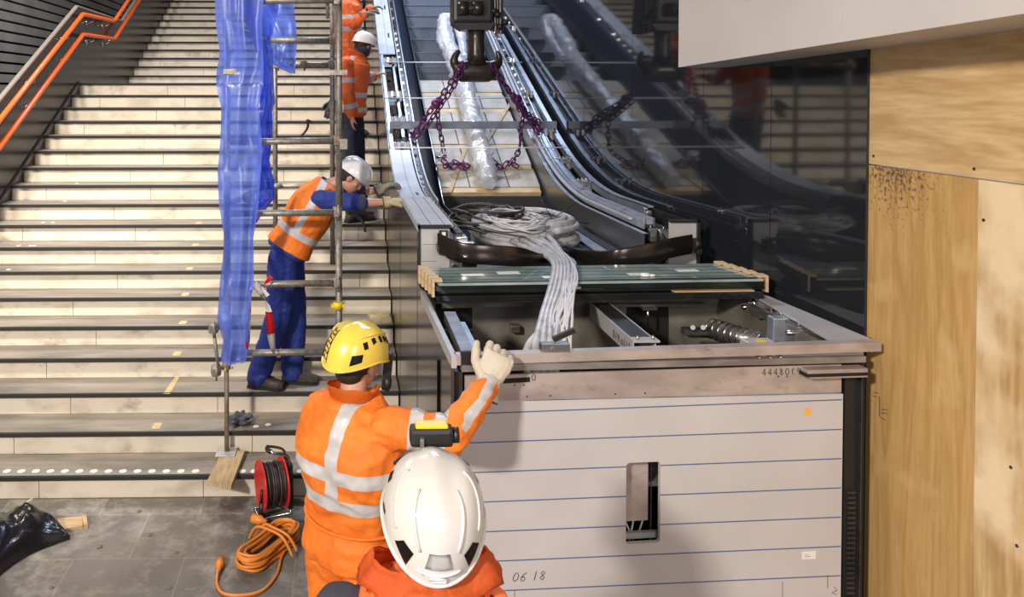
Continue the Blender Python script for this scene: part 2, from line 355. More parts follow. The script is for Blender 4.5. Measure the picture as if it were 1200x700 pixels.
# white anti-slip dots on first tread
mb = MB()
for px_ in list(range(8, 236, 17)) + [284, 298, 352, 430]:
    p = aZ(px_, 552.5, SR); mb.tube([V((p.x, p.y, SR)), V((p.x, p.y, SR+.0015))], .026, 18)
build(mb, 'white_dot_row', 'dot', stairs, label='row of white dots on the lowest tread')
mb = MB()
for (px_, py_) in ((5,395),(18,301),(32,301),(10,316),(22,288),(36,288),(50,261),(62,261),(76,236),(40,288),(90,215),(420,455),(432,455),(445,456),(408,423),(424,424),(430,390),(412,327),(430,328),(415,298),(428,299),(300,500),(314,498)):
    k = max(1, round(((H - (py_-110)/930*0)*0)+1))
    for n in range(1, 17):
        p = aZ(px_, py_, SR*n)
        if nose(n)+.02 < p.y < nose(n)+ST: mb.tube([V((p.x, p.y, SR*n)), V((p.x, p.y, SR*n+.0015))], .022, 14); break
build(mb, 'scattered_dot', 'dot', stairs, label='scattered white adhesive dots on the treads')
# masonry mass under the stair (closes it from the side)
mb = MB(); poly = [V((XL, S0+.08, -.05)), V((XL, nose(18)+.1, SR*17-.1)), V((XL, nose(19)+.06, SR*17-.1)), V((XL, nose(32)+.5, SR*31-.1)), V((XL, nose(32)+.5, -.05))]
mb.prism(poly, (XR-XL, 0, 0)); build(mb, 'stair_core', 'plaster', stairs)
# left parapet
def stairz(y):
    if y < nose(18): return SR*((y-S0)/ST+1)
    if y < nose(18)+LAND: return SR*18
    return SR*18 + (y-nose(18)-LAND)/ST*SR
ys = [S0-.2, nose(18), nose(18)+LAND, nose(32)+.4]
top = [V((XL, y, stairz(y)+1.04)) for y in ys]
mb = MB(); poly = [V((XL, ys[0], 0))] + top + [V((XL, ys[-1], 0))]
mb.prism(poly, (-.06, 0, 0)); par = build(mb, 'wall_parapet', 'granite', kind='structure', label='polished dark granite parapet beside the stairs')
mb = MB()
for a, b in zip(top, top[1:]): mb.obox(a+V((-.02,0,.0)), b+V((-.02,0,.0)), .05, .02)
build(mb, 'capping', mat('pale_capping', (.42,.38,.33), .35, .4), par, label='pale metal capping strip')
# brown skirting string that steps down with the flight
mb = MB()
a = V((XL+.012, S0-.1, stairz(S0-.1)+.02)); b = V((XL+.012, nose(18), stairz(nose(18))+.02)); mb.obox(a+V((0,0,-.02)), b+V((0,0,-.02)), .02, .05); build(mb, 'trim_stringer', 'granite', kind='structure', label='dark string along the left stair edge')
# far left wall
M['leftwall'] = mat('far_dark_stone', (.42,.40,.38), .35, c2=(.32,.305,.29), scale=2, spec=.5)
mb = MB()
for k in range(52):
    z0 = k*.162
    for i in range(9): mb.box((-5.35, 1+i*2.4, z0+.03), (-5.2, 1+i*2.4+2.396, z0+.155))
mb.box((-5.4, -1.6, 0), (-5.3, 22.5, 8.4), 'grout'); mb.mats.insert(0, 'leftwall') if 'leftwall' not in mb.mats else None
for f in mb.bm.faces: f.material_index = 0
for v in mb.bm.verts: pass
for f in mb.bm.faces:
    if min(v.co.y for v in f.verts) < -1.5 or max(v.co.y for v in f.verts) > 22.6 or all(abs(v.co.x+5.3) < 1e-4 for v in f.verts): f.material_index = 1
build(mb, 'wall_left', 'leftwall', kind='structure', label='dark stone wall far left')
# two orange handrails with brackets
def handrail(dz, x, label):
    pts = [V((x, S0-.3, stairz(S0-.3)+dz)), V((x, nose(18)-.12, stairz(nose(18)-.12)+dz+.02)), V((x, nose(18)+1.35, SR*18+dz+.0)), V((x, nose(32), stairz(nose(32))+dz+.45))]
    e = empty('handrail', (x, S0, 0), label, 'handrail', 'orange stair handrails')
    mb = MB(); pp = []
    for i, p in enumerate(pts):
        if 0 < i < 3:
            a = (pts[i-1]-p).normalized()*.05; b = (pts[i+1]-p).normalized()*.05
            pp += [p+a, p+(a+b)*.25, p+b]
        else: pp.append(p)
    mb.tube(pp, .029, 14); build(mb, 'rail_tube', 'orange_rail', e)
    L = [(0, t) for t in (.1,.3,.5,.7,.9)] + [(1, .3), (1,.8), (2,.2),(2,.6)]
    for s, t in L:
        p = pts[s].lerp(pts[s+1], t); mb = MB()
        mb.tube([p+V((0,0,-.02)), p+V((0,0,-.07)), p+V((-.05,0,-.09)), V((XL, p.y, p.z-.09))], .007, 8)
        mb.cyl(V((XL, p.y, p.z-.09)), V((XL+.012, p.y, p.z-.09)), .03); build(mb, 'bracket', 'chrome', e)
handrail(.96, XL+.10, 'upper bright orange tubular handrail on the dark parapet')
handrail(.69, XL+.10, 'lower bright orange tubular handrail on the dark parapet')
# right gloss wall, panel by panel (it runs very slightly inward)
WA = V((2.345, 3.62, 0)); WB = V((2.11, 10.3, 0)); WD = (WB-WA).normalized(); WN = V((WD.y, -WD.x, 0))
def onwall(x, y): d = ray(x, y); return CAMP + d*((WA-CAMP).dot(WN)/d.dot(WN))
js = [(onwall(1015.5, 200)-WA).dot(WD)] + [(onwall(x, 200)-WA).dot(WD) for x in (903, 823.6, 740, 684)]
while js[-1] < 15: js.append(js[-1]+1.27)
wr = empty('wall_right', WA, 'tall black polished wall panels right of the escalator', kind='structure')
for a, b in zip(js, js[1:]):
    mb = MB(); mb.obox(WA+WD*(a+.003)+WN*.015+V((0,0,4.5)), WA+WD*(b-.003)+WN*.015+V((0,0,4.5)), .03, 9); build(mb, 'wall_panel', 'glosswall', wr)
mb = MB(); mb.obox(WA+WN*.07+V((0,0,4.5)), WA+WD*15+WN*.07+V((0,0,4.5)), .07, 9); build(mb, 'backing', 'grout', wr)
mb = MB(); mb.box((-5.4, 22.5, 0), (3, 22.6, 9)); mb.box((XR, 18.6, 0), (3, 18.7, 9)); build(mb, 'wall_back', 'plaster', kind='structure', label='back wall above the stairs')
mb = MB(); mb.box((-5.6, -1.6, 8.4), (4, 22.6, 8.5)); build(mb, 'ceiling', 'plaster', kind='structure', label='ceiling high above')
# plywood hoarding (its plane runs on from the black wall toward the camera)
PXW = 2.362
def on(x, y): return aX(x, y, PXW)
c_tl = on(1018, 48); c_m = on(1017, 192)
ya = c_m.y; zj0 = c_m.z
yj = on(1146, 204).y; zj1 = on(1200, 208).z; zt0 = c_tl.z
def board(name, m, y0, y1, z0, z1, lab, screws=()):
    e = empty(name, (PXW, (y0+y1)/2, max(z0, 0)), lab, 'plywood board', 'plywood hoarding boards'); mb = MB(); mb.box((PXW, y0, z0), (PXW+.018, y1, z1), bev=.001)
    build(mb, 'sheet', m, e)
    for (sx, sy) in screws:
        p = on(sx, sy); s = MB(); s.cyl(p+V((.001,0,0)), p+V((-.003,0,0)), .006, seg=10); build(s, 'screw', 'darksteel', e)
    return e
M['ply1'] = ply_mat('ply_top', (.70,.51,.26), (.50,.32,.14), (1,.5,4), (0,.3,.4))
M['ply2'] = ply_mat('ply_left', (.60,.38,.15), (.47,.27,.09), (1,5,.5), (0,1,0), dark=((.10,.075,.05), 60, .33, .52, (0, .13, 2.5, .9)), blotch=((.68,.47,.22), 3, .58, .75, None))
M['ply3'] = ply_mat('ply_right', (.70,.50,.25), (.46,.28,.11), (1,3.4,.45), (0,2,0), blotch=((.80,.64,.40), 2.2, .48, .62, None))
board('plywood_board', 'ply2', yj, ya, .0, zj0-.004, 'darker yellow plywood board with black mould stain at its top corner')
board('plywood_board', 'ply3', 1.2, yj-.003, .0, zj0-.004, 'paler lower plywood board at the right edge of the photo', ((1153,258),(1185,548),(1192,640)))
board('plywood_board', 'ply1', 1.2, ya, zj0+.001, zt0+1, 'topmost plywood board laid crosswise above the two lower boards', ((1024,183),(1142,198)))
mb = MB()
for k,(sx,sy,dx,dy) in enumerate([]): pass
# black edge profile between wall and plywood
mb = MB(); mb.box((PXW-.006, ya+.001, 0), (PXW+.05, ya+.012, 9)); build(mb, 'trim_1', 'grout', kind='structure', label='black gap between the polished wall and the plywood')
# pencil marks on the plywood
mb = MB()
for pl in (((1023,464),(1031,466),(1031,488),(1038,493)), ((1033,480),(1040,481)), ((1033,484),(1040,485)), ((1024,460),(1030,461))):
    mb.tube([on(*q)+V((-.001,0,0)) for q in pl], .0012, 5)
build(mb, 'pencil_marking', 'ink', label='small dark stepped pencil mark on the left plywood board', cat='marking')
# bulkhead (white fascia) above right
FX = 2.02
p0 = aX(795, 79, FX); p1 = aX(1200, 16, FX)
zb = p0.z
ysplit = aX(985, 40, FX).y
fs = empty('trim_2', (FX, 3, zb), 'white bulkhead panels above the plywood', kind='structure')
mb = MB(); mb.prism([V((FX, p0.y, p0.z)), V((FX, ysplit+.003, p0.z+(p1.z-p0.z)*(p0.y-ysplit)/(p0.y-p1.y))), V((FX, ysplit+.003, 6)), V((FX, p0.y, 6))], (.42,0,0)); build(mb, 'panel', 'fascia', fs)
mb = MB(); mb.prism([V((FX, ysplit-.003, p0.z+(p1.z-p0.z)*(p0.y-ysplit)/(p0.y-p1.y))), V((FX, .6, p1.z+(p1.z-p0.z)*(p1.y-.6)/(p0.y-p1.y))), V((FX, .6, 6)), V((FX, ysplit-.003, 6))], (.42,0,0)); build(mb, 'panel', 'fascia', fs)
# ------------------------------------------------------------------ lights / world
w = bpy.data.worlds.new('world'); scn.world = w; w.use_nodes = True
w.node_tree.nodes['Background'].inputs[0].default_value = (.55,.58,.7,1); w.node_tree.nodes['Background'].inputs[1].default_value = .33
def area(name, loc, target, size, power, col, sy=None, spread=180):
    l = bpy.data.lights.new(name, 'AREA'); l.spread = math.radians(spread); l.energy = power; l.color = col; l.size = size
    if sy: l.shape = 'RECTANGLE'; l.size_y = sy
    o = bpy.data.objects.new(name, l); COL.objects.link(o); o.location = loc
    o.rotation_euler = (V(target)-V(loc)).to_track_quat('-Z','Y').to_euler(); return o
area('work_light', (-3.9, -3.0, 5.2), (.3, 4.6, 1.2), .5, 700, (1,.90,.80))
area('stair_light', (-3.1, 4.6, 5.9), (-2.6, 7.9, 1.4), .5, 115, (1,.91,.78), None, 85)
area('hall_light', (-2.6, 10.0, 8.1), (-2.4, 10.5, 0), 2.2, 190, (1,.91,.80), 1.6, 150)
area('front_light', (.9, -1.4, 3.3), (1.6, 4, 1.6), 1.4, 60, (1,.92,.88))
area('escalator_light', (1.3, 10.2, 7.6), (1.3, 8.2, 2), 1.2, 280, (.60,.73,1), .8)
scn.view_settings.view_transform = 'Standard'; scn.view_settings.look = 'None'; scn.view_settings.gamma = 1; scn.view_settings.use_curve_mapping = False
scn.view_settings.exposure = .25
# ================================================================== ESCALATOR UNDER INSTALLATION
def dk(y):
    if y <= 6.1: return 1.97
    if y >= 7.86: return .5*y-1.52
    return 1.97+.5*(y-6.1)**2/3.52
def sp(y): return max(1.69, .5*y-1.86)
esc = empty('escalator', (1.3, 3.4, 0), 'half assembled escalator with open silver side tracks and bare steps beside the stairs', 'escalator')
YS = [4.65+.1*i for i in range(0, 100)]
def strip(mb, x0, x1, ya, yb, dz, h, m=None, f=dk, step=.1, sk=0):
    """ribbon following the escalator profile: x0..x1 wide, top at f+dz, h thick"""
    n = max(2, int((yb-ya)/step)); rings = []
    for i in range(n+1):
        y = ya+(yb-ya)*i/n; z = f(y)+dz; q = sk*(7.8-y)
        rings.append([V((x0+q,y,z)), V((x1+q,y,z)), V((x1+q,y,z-h)), V((x0+q,y,z-h))])
    mb.loft(rings, m, smooth=False); return mb
def P(mb, name, m, lab=None, par=esc): return build(mb, name, m, par, label=lab)
def islands(mb, name, m, lab=None, par=esc, group=1):
    pass
# brown side cladding toward the stairs
cl = MB(); top = [V((.447, y, dk(y)-.012)) for y in YS]
poly = [V((.447, 3.215, .01)), V((.447, 3.215, 1.655)), V((.447, 4.65, 1.665)), ] + top + [V((.447, YS[-1], .01))]
cl.prism(poly, (.014,0,0)); sidep = P(cl, 'side_panel', 'brownwall', 'brown reflective side panel')
mb = MB(); mb.tube([V((.452, y, dk(y)-.006)) for y in YS], .006, 6); P(mb, 'edge_trim', 'bluesteel')
# joint lines in the side panel
mb = MB()
for y in (4.65, 6.0, 7.5, 9.5, 11.5): mb.box((.4455, y-.0025, .1), (.447, y+.0025, dk(y)-.02))
mb.bm.free()
for y in (4.65, 6.0, 7.5, 9.5, 11.5):
    mb = MB(); mb.box((.4455, y-.0025, .1), (.447, y+.0025, dk(y)-.02)); P(mb, 'panel_joint', 'grout', None, sidep)
# left end box
mb = MB(); mb.box((.462, 4.66, 1.70), (.638, 4.68, 1.985), 'box'); mb.box((.462, 4.66, 1.985), (.66, 5.93, 1.995), 'box')
mb.box((.452, 4.648, 1.70), (.464, 4.70, 1.998), 'black'); mb.box((.452, 4.648, 1.975), (.645, 4.662, 1.998), 'black')
mb.box((.455, 4.66, 1.93), (.463, 5.93, 1.99), 'box')
mb.box((.528, 4.66, 1.9952), (.531, 5.93, 1.9958), 'grout'); mb.box((.61, 4.66, 1.9952), (.613, 5.93, 1.9958), 'grout')
for z in (1.78, 1.88): mb.box((.475, 4.6585, z), (.56, 4.66, z+.0015), 'grout')
P(mb, 'newel_housing', 'box', 'beige end housing with black edges')
mb = MB(); mb.box((.575, 4.64, 1.93), (.625, 4.66, 1.965), 'black'); mb.box((.59, 4.635, 1.937), (.612, 4.645, 1.958), 'paper'); P(mb, 'switch_plate', 'black')
mb = MB(); mb.cyl(V((.585, 4.66, 1.872)), V((.585, 4.55, 1.872)), .028); mb.cyl(V((.585,4.56,1.872)), V((.585,4.54,1.872)), .036); P(mb, 'handrail_inlet', 'rubber')
# white deck covers with slots
for k, (a, b) in enumerate(((5.95, 7.45), (9.52, 11.6), (11.62, 13.6))):
    mb = MB(); strip(mb, .455, .645, a, b, .012, .012, 'white'); strip(mb, .555, .558, a, b, .0125, .0006, 'grout')
    for yy in ((6.15,) if k == 0 else (a+.45, a+1.35)):
        strip(mb, .585, .605, yy, yy+.13, .0135, .0012, 'black', step=.05)
    P(mb, 'deck_cover', 'white', 'white deck cover')
# guide tracks on both sides
def track(x, s, ya, yb):
    # s = +1 left balustrade (inner side is +x), -1 right balustrade
    mb = MB(); strip(mb, min(x, x+s*.05), max(x, x+s*.05), ya, yb, -.03, .03); P(mb, 'guide_channel', 'darksteel')
    mb = MB(); strip(mb, min(x+s*.05, x+s*.062), max(x+s*.05, x+s*.062), ya, yb, -.0, .07); P(mb, 'guide_rail', 'bluesteel', 'pale guide rail')
    mb = MB(); strip(mb, min(x-s*.014, x-s*.002), max(x-s*.014, x-s*.002), ya, yb, .0, .06); P(mb, 'guide_rail', 'bluesteel', 'pale guide rail')
    y = ya+.1
    r = random.Random(3)
    while y < yb:
        z = dk(y)-.02; mb = MB(); mb.box((x+s*.015-.012, y, z-.01), (x+s*.015+.014, y+.03, z+.012+r.random()*.012), r.choice(['chrome','bluesteel','black','chrome']))
        if r.random() < .3: mb.box((x+s*.02, y+.04, z), (x+s*.02+.01, y+.055, z+.02), 'redp')
        mb.cyl(V((x+s*.03, y+.05, z-.01)), V((x+s*.03, y+.05, z+.018)), .006, 'chrome', 8); mb.box((x+s*.03-.009, y+.02, z-.008), (x+s*.03+.009, y+.06, z), 'steel')
        P(mb, 'track_fastener', 'chrome'); y += .162
track(.675, 1, 6.0, 13.6); track(2.0, -1, 5.05, 13.6)
# outer channels right
mb = MB(); strip(mb, 2.10, 2.15, 5.6, 13.6, -.0, .012, sk=.034); strip(mb, 2.10, 2.108, 5.6, 13.6, -.0, .06, sk=.034); P(mb, 'outer_channel', 'bluesteel', 'pale outer channel')
mb = MB(); strip(mb, 1.985, 2.07, 5.0, 13.6, -.05, .02); strip(mb, 2.15, 2.16, 5.05, 13.6, -.02, .3, sk=.034); P(mb, 'truss_wall', 'darksteel')
# inner curved rail (right) lower end
mb = MB(); strip(mb, 1.955, 1.99, 5.02, 7.9, .01, .045); P(mb, 'curved_rail', 'bluesteel', 'pale curved rail end')
# left open bay between the covers
mb = MB(); strip(mb, .462, .50, 7.45, 9.52, 0, .012); strip(mb, .462, .47, 7.45, 9.52, 0, .08); P(mb, 'outer_channel', 'bluesteel', 'pale outer channel')
mb = MB(); strip(mb, .50, .66, 7.4, 9.6, -.16, .02); P(mb, 'bay_floor', 'darksteel')
mb = MB(); strip(mb, .60, .625, 7.45, 9.52, -.06, .02); P(mb, 'inner_channel', 'bluesteel')
# brackets
def bracket(x0, x1, y, s):
    mb = MB(); z = dk(y)
    xi = x1 if s > 0 else x0
    mb.box((x0, y, z-.10), (x1, y+.012, z-.0), 'bluesteel'); mb.box((x0, y-.05, z-.005), (x1, y+.03, z+.003), 'bluesteel')
    r = random.Random(int(y*100)); 
    for k in range(5):
        xx = x0+(x1-x0)*(k+.5)/5; mb.cyl(V((xx, y-.02, z)), V((xx, y-.02, z+.02)), .009, 'chrome', 8)
        if k % 2: mb.box((xx-.012, y-.075, z-.05), (xx+.012, y-.03, z+.01), r.choice(['steel','chrome','bluesteel']))
    mb.cyl(V(((x0+x1)/2, y-.06, z-.06)), V(((x0+x1)/2, y-.02, z-.06)), .016, 'black', 10)
    P(mb, 'bracket', 'bluesteel', 'silver bolted bracket')
for y in (7.62, 8.1, 8.62, 9.42): bracket(.50, .655, y, 1)
for y in (6.75, 7.3, 7.85, 8.6, 9.4, 10.3, 11.4): bracket(1.97, 2.11+.034*(7.8-y), y, -1)
for y in (7.75, 7.95, 8.4, 8.9, 9.15): 
    mb = MB(); z = dk(y); mb.box((.515, y, z-.13), (.58, y+.09, z-.03), 'darksteel'); mb.cyl(V((.55, y-.02, z-.06)), V((.55, y+.04, z-.06)), .022, 'black', 12); mb.cyl(V((.55, y-.03, z-.06)), V((.55, y-.02, z-.06)), .01, 'redp', 8); P(mb, 'roller_unit', 'darksteel')
# dark inner panels sloping to the steps
for sgn, xa, xb in ((1, .74, .905), (-1, 1.93, 1.875)):
    rings = []; n = 60; mb = MB()
    for i in range(n+1):
        y = 6.4+(13.6-6.4)*i/n
        za, zb_ = dk(y)-.07, sp(y)+.03
        rings.append([V((xa,y,za)), V((xb,y,zb_)), V((xb,y,zb_-.02)), V((xa,y,za-.02))])
    mb.loft(rings, None, smooth=False); P(mb, 'inner_panel', 'innerp', 'dark navy inner panel')
# skirts (steel plate on the right, left one seen from above)
for x, ya, lab in ((1.885, 4.9, 'grey steel skirt plate'), (.915, 5.6, 'grey steel skirt plate')):
    mb = MB(); n = 60; A = []; B = []
    for i in range(n+1):
        y = ya+(13.6-ya)*i/n; tz = dk(y)-.075; bz = sp(y)-.02 if y > 7.3 else 1.69
        if x < 1: tz = sp(y)+.09
        A.append(V((x,y,bz))); B.append(V((x,y,tz)))
    rings = [[a, b, b+V((.006,0,0)), a+V((.006,0,0))] for a, b in zip(A, B)]
    mb.loft(rings, 'skirt', smooth=False)
    if x > 1: mb.grid([[b+V((-.004,0,.002)) for b in B], [b+V((.03,0,.002)) for b in B]], 'bluesteel')
    P(mb, 'skirt', 'skirt', lab)
mb = MB(); strip(mb, 1.90, 1.925, 5.2, 13.6, -.02, .012); P(mb, 'inner_capping', 'box', 'bright inner capping strip')
# escalator steps
for k in range(11):
    y = 9.55+k*.4; z = sp(y)+.0; mb = MB()
    mb.box((.925, y, z-.2), (1.88, y+.012, z-.012)); mb.box((.925, y-.01, z-.02), (1.88, y+.4, z), bev=.004)
    for i in range(24): mb.box((.93+i*.0395, y-.003, z-.19), (.94+i*.0395, y, z-.02))
    P(mb, 'step', 'stepm', 'blue-grey moving step')
# lower ribbed riser and floor plate
mb = MB(); mb.box((.925, 7.32, 1.66), (1.88, 7.34, 1.818)); mb.box((.925, 7.31, 1.805), (1.88, 7.40, 1.818))
for i in range(60): mb.box((.928+i*.0158, 7.312, 1.69), (.936+i*.0158, 7.322, 1.82))
P(mb, 'step', 'comb', 'black ribbed lowest step')
mb = MB()
mb.box((.925, 6.5, 1.66), (1.88, 7.33, 1.685))
for i in range(60): mb.box((.928+i*.0158, 6.5, 1.685), (.936+i*.0158, 7.32, 1.69))
P(mb, 'step', 'comb', 'black ribbed lowest step')
mb = MB(); mb.box((.66, 4.40, 1.66), (2.12, 6.5, 1.688)); P(mb, 'floor_plate', 'fplate', 'blue-grey steel floor plate')
mb = MB(); strip(mb, 1.72, 1.80, 4.95, 6.0, 0, .008, 'bluesteel', f=lambda y: 1.70+.02*(y-4.95)); strip(mb, 1.80, 1.86, 4.95, 6.2, 0, .05, 'black', f=lambda y: 1.72+.01*(y-4.95)); P(mb, 'skirt_guard', 'bluesteel')
# solid support under the incline (truss)
mb = MB(); mb.prism([V((.47,4.7,.01)), V((.47,4.7,1.60)), V((.47,7.45,1.60)), V((.47,13.6,sp(13.6)-.5)), V((.47,13.6,.01))], (1.68,0,0)); P(mb, 'truss_body', 'darksteel', 'dark truss underside')
# right end plate + wheel + clamps
mb = MB(); mb.box((1.97, 4.72, 1.70), (2.14, 4.73, 2.0), 'box'); mb.box((2.135, 4.70, 1.70), (2.15, 4.74, 2.012), 'black'); mb.box((1.97,4.70,1.998), (2.15,4.74,2.012), 'black'); P(mb, 'end_plate', 'box', 'beige end plate with black edge')
mb = MB()
for r_ in (.055, .075, .095, .11): mb.tube([V((2.0, 4.98+r_*1.3*math.cos(a*math.pi/12), 1.80+r_*math.sin(a*math.pi/12))) for a in range(25)], .011, 8)
P(mb, 'newel_roller', 'rubber')
for (x, y, z, w, h) in ((2.0,5.1,1.955,.05,.06),(1.985,5.45,1.95,.04,.07),(2.03,4.92,1.92,.06,.08),(1.96,4.95,1.92,.04,.08),(2.04,5.25,1.99,.05,.03),(2.02,6.0,1.95,.05,.06),(2.07,4.85,1.90,.03,.05),(1.97,6.4,2.0,.05,.05)):
    mb = MB(); mb.box((x-w/2,y-.02,z-h), (x+w/2,y+.02,z), 'steel', .002); mb.cyl(V((x, y-.035, z-h/2)), V((x, y-.02, z-h/2)), .010, 'chrome', 8); mb.cyl(V((x-.012, y, z)), V((x-.012, y, z+.02)), .006, 'chrome', 8); P(mb, 'clamp', 'steel', 'bright steel clamp')
mb = MB(); strip(mb, .66, .70, 4.55, 6.0, -.0, .03, 'rubber'); mb.box((.655,4.5,1.90),(.72,4.62,1.95),'chrome',.003); mb.cyl(V((.64,4.6,1.87)), V((.74,4.56,1.87)), .03,'black'); mb.box((.67,4.45,1.84),(.75,4.5,1.93),'steel',.003)
for k in range(8): mb.cyl(V((.68, 4.7+k*.15, 1.93)), V((.68, 4.7+k*.15, 1.99)), .008, 'chrome', 8)
mb.box((.64,4.63,1.72),(.70,4.68,1.86),'steel'); mb.box((.71,4.60,1.70),(.79,4.66,1.84),'black'); mb.cyl(V((.66,4.6,1.76)),V((.66,4.63,1.76)),.014,'chrome')
P(mb, 'track_end', 'rubber', 'dark track end with bright bolts')
# handrail bands (flat, looped at the lower end)
def band(name, pts, w, lab, tilt=0):
    pts = smooth_path(pts, 8); rings = []
    for i, p in enumerate(pts):
        t = (pts[min(i+1,len(pts)-1)]-pts[max(i-1,0)]).normalized(); side = t.cross(V((0,0,1))).normalized()
        up_ = (V((0,0,1))*math.cos(tilt)+side*math.sin(tilt)); o_ = up_.cross(t)
        rings.append([p+up_*w/2*a+o_*b for a, b in ((-1,0),(-.9,.012),(-.4,.016),(.4,.016),(.9,.012),(1,0),(.85,-.004),(-.85,-.004))])
    mb = MB(); mb.loft(rings, None); e = build(mb, name, 'handrailm', esc, label=lab)
band('handrail_belt', [aY(513,284,4.55), aY(540,296,4.45), aY(575,299,4.42), aY(610,302,4.45), aY(636,309,4.6), aY(652,300,5.0), aY(648,285,5.5)], .115, 'glossy black handrail belt')
band('handrail_belt', [aY(668,284,5.9), aY(664,294,5.3), aY(680,303,4.8), aY(712,305,4.55), aY(750,299,4.5), aY(785,291,4.52), aY(811,286,4.6)], .115, 'glossy black handrail belt')
mb = MB(); mb.cyl(aY(811,286,4.6), aY(811,286,4.6)+V((.05,.02,0)), .035); mb.box(tuple(aY(817,290,4.6)-V((0,0,.04))), tuple(aY(817,290,4.6)+V((.03,.05,.04)))); P(mb, 'handrail_inlet', 'rubber')
# ------------------------------------------------------------------ pit frame (front end of the truss)
ZF = 1.70
def seg(name, m, pts, h, lab=None, par=esc, bev=0):
    """horizontal plate with outline pts (pixel, z) extruded down by h"""
    mb = MB(); mb.prism([aZ(x, y, z) for x, y, z in pts], (0,0,-h)); return P(mb, name, m, lab, par)
FLt = aZ(529,417.5,ZF); FRt = aZ(1033,401.5,ZF); BRt = aZ(899,346,ZF); BLt = aZ(493,341,ZF)
fx = (FRt-FLt).normalized(); fy = V((-fx.y, fx.x, 0))
def onf(x, y, off=0):
    """point on the vertical plane of the truss front, off metres behind its edge"""
    o = FLt+fy*off; d = ray(x, y); return CAMP + d*((o-CAMP).dot(fy)/d.dot(fy))
mb = MB(); mb.prism([FLt+V((.02,0,0)), FRt, FRt+fy*.05, FLt+fy*.05+V((.02,0,0))], (0,0,-.039)); fr = P(mb, 'pit_frame_edge', 'pinkplate', 'pinkish beige front edge of the pit frame')
mb = MB(); mb.prism([FRt+fy*.0501, BRt, BRt+V((-.07,.0,0)), FRt+fy*.0501+V((-.19,-.015,0))], (0,0,-.012)); mb.prism([FRt+fy*.0501, BRt, BRt+V((-.006,0,0)), FRt+fy*.0501+V((-.006,0,0))], (0,0,-.06)); P(mb, 'pit_frame_edge', 'box', 'white right edge of the pit frame')
mb = MB(); mb.prism([FLt+V((0,0,0)), BLt, BLt+V((.022,0,0)), FLt+V((.022,0,0))], (0,0,-.05)); P(mb, 'pit_frame_edge', 'box', 'pale left edge of the pit frame')
# black capped channel along the left edge
a0 = aZ(546,420,ZF+.0)+V((.015,.03,0)); a1 = aZ(522,369,ZF)
mb = MB(); mb.obox(a0+V((0,0,-.01)), a1+V((.02,0,-.01)), .055, .05, 'steel'); mb.obox(a0+V((0,-.002,-.01)), a0+(a1-a0).normalized()*.02+V((0,-.004,-.01)), .062, .056, 'black'); mb.obox(a0+V((.06,.03,-.05)), a1+V((.08,0,-.05)), .03, .03, 'bluesteel'); P(mb, 'side_channel', 'steel', 'grey channel with black end cap')
# channel below the edge
mb = MB()
mb.prism([onf(553,424,.02), onf(1012,411,.02), onf(1012,411,.07), onf(553,424,.07)], (0,0,-.028), 'bluesteel')
q0 = onf(541,432,-.004); q1 = onf(1014,421,-.004)
mb.obox(q0+fy*.02, q1+fy*.02, .05, .026, 'channel'); P(mb, 'front_channel', 'channel', 'weathered front channel')
mb = MB()
for x in (655, 668, 903, 890, 915): mb.cyl(onf(x, 425-.03*(x-655), .005), onf(x, 431-.03*(x-655), .005), .008, 'steel', 8)
P(mb, 'front_bolt', 'steel')
# upper plate with holes, markings
pl_tl = onf(545,441,.02); pl_tr = onf(986,427,.02); pl_br = onf(986,460,.02); pl_bl = onf(545,471,.02)
mb = MB(); mb.prism([pl_tl, pl_tr, pl_br, pl_bl], fy*.012); pp = P(mb, 'upper_plate', 'pinkplate', 'pinkish plate with small holes and markings')
mb = MB()
for (x, y) in ((617.5,465),(645,464),(721,462),(756,461),(603,451.5),(614,451.5),(912,441.5),(922.5,441.5),(843,448)):
    p = onf(x,y,.0195); mb = MB(); mb.tube([p, p-fy*.0008], .0035 if y != 448 else .0018, 12); P(mb, 'hole', 'grout', None, pp)
mb = MB(); p = onf(588,447,.0195); q = onf(621,445,.0195); mb.obox(p, q, .002, .02)
P(mb, 'hole', 'grout', None, pp)
mb = MB(); strokes(mb, 'U', onf(623,446.5,.0188), fx, (0,0,1), .028, .0014); strokes(mb, '44480(9', onf(893,440.5,.0188), fx, (0,0,1), .028, .0014, gap=.5); P(mb, 'marking', 'ink', 'black stencilled numbers', pp)
mb = MB(); p = onf(975,432,-.03); q = onf(1012,431,-.03); mb.obox(onf(942,434,-.0), onf(1012,432,-.0), .05, .016, 'pinkplate'); mb.obox(onf(940,438,.0), onf(1012,436,.0), .05, .014, 'grout'); mb.obox(onf(945,441,-.0), onf(1012,439,-.0), .05, .006, 'pinkplate')
P(mb, 'corner_bracket', 'pinkplate')
# big white ribbed panel
PO = .035
tl = onf(538,471.5,PO); tr = onf(988,462,PO)
zt = (tl.z+tr.z)/2
def pnl(xa, ya, xb, yb): pass
PL = (tr-tl); PLx = V((PL.x, PL.y, 0)).normalized()
def pu(x, y): p = onf(x, y, PO); return ((p-tl).dot(PLx), p.z)
W_ = (tr-tl).dot(PLx)
u0, za_ = pu(734, 543); u1, _ = pu(774, 543); _, zb2 = pu(754, 637)
def pbox(mb, ua, ub, z0, z1, off0=0, off1=.02, m=None):
    o = V((tl.x, tl.y, 0)); A = o+PLx*ua+fy*off0; B = o+PLx*ub+fy*off0; C = o+PLx*ub+fy*off1; D = o+PLx*ua+fy*off1
    mb.prism([V((q.x,q.y,z0)) for q in (A,B,C,D)], (0,0,z1-z0), m)
mb = MB(); pbox(mb, 0, u0, .02, za_); pbox(mb, u1, W_, .02, za_); pbox(mb, u0, u1, .02, zb2)
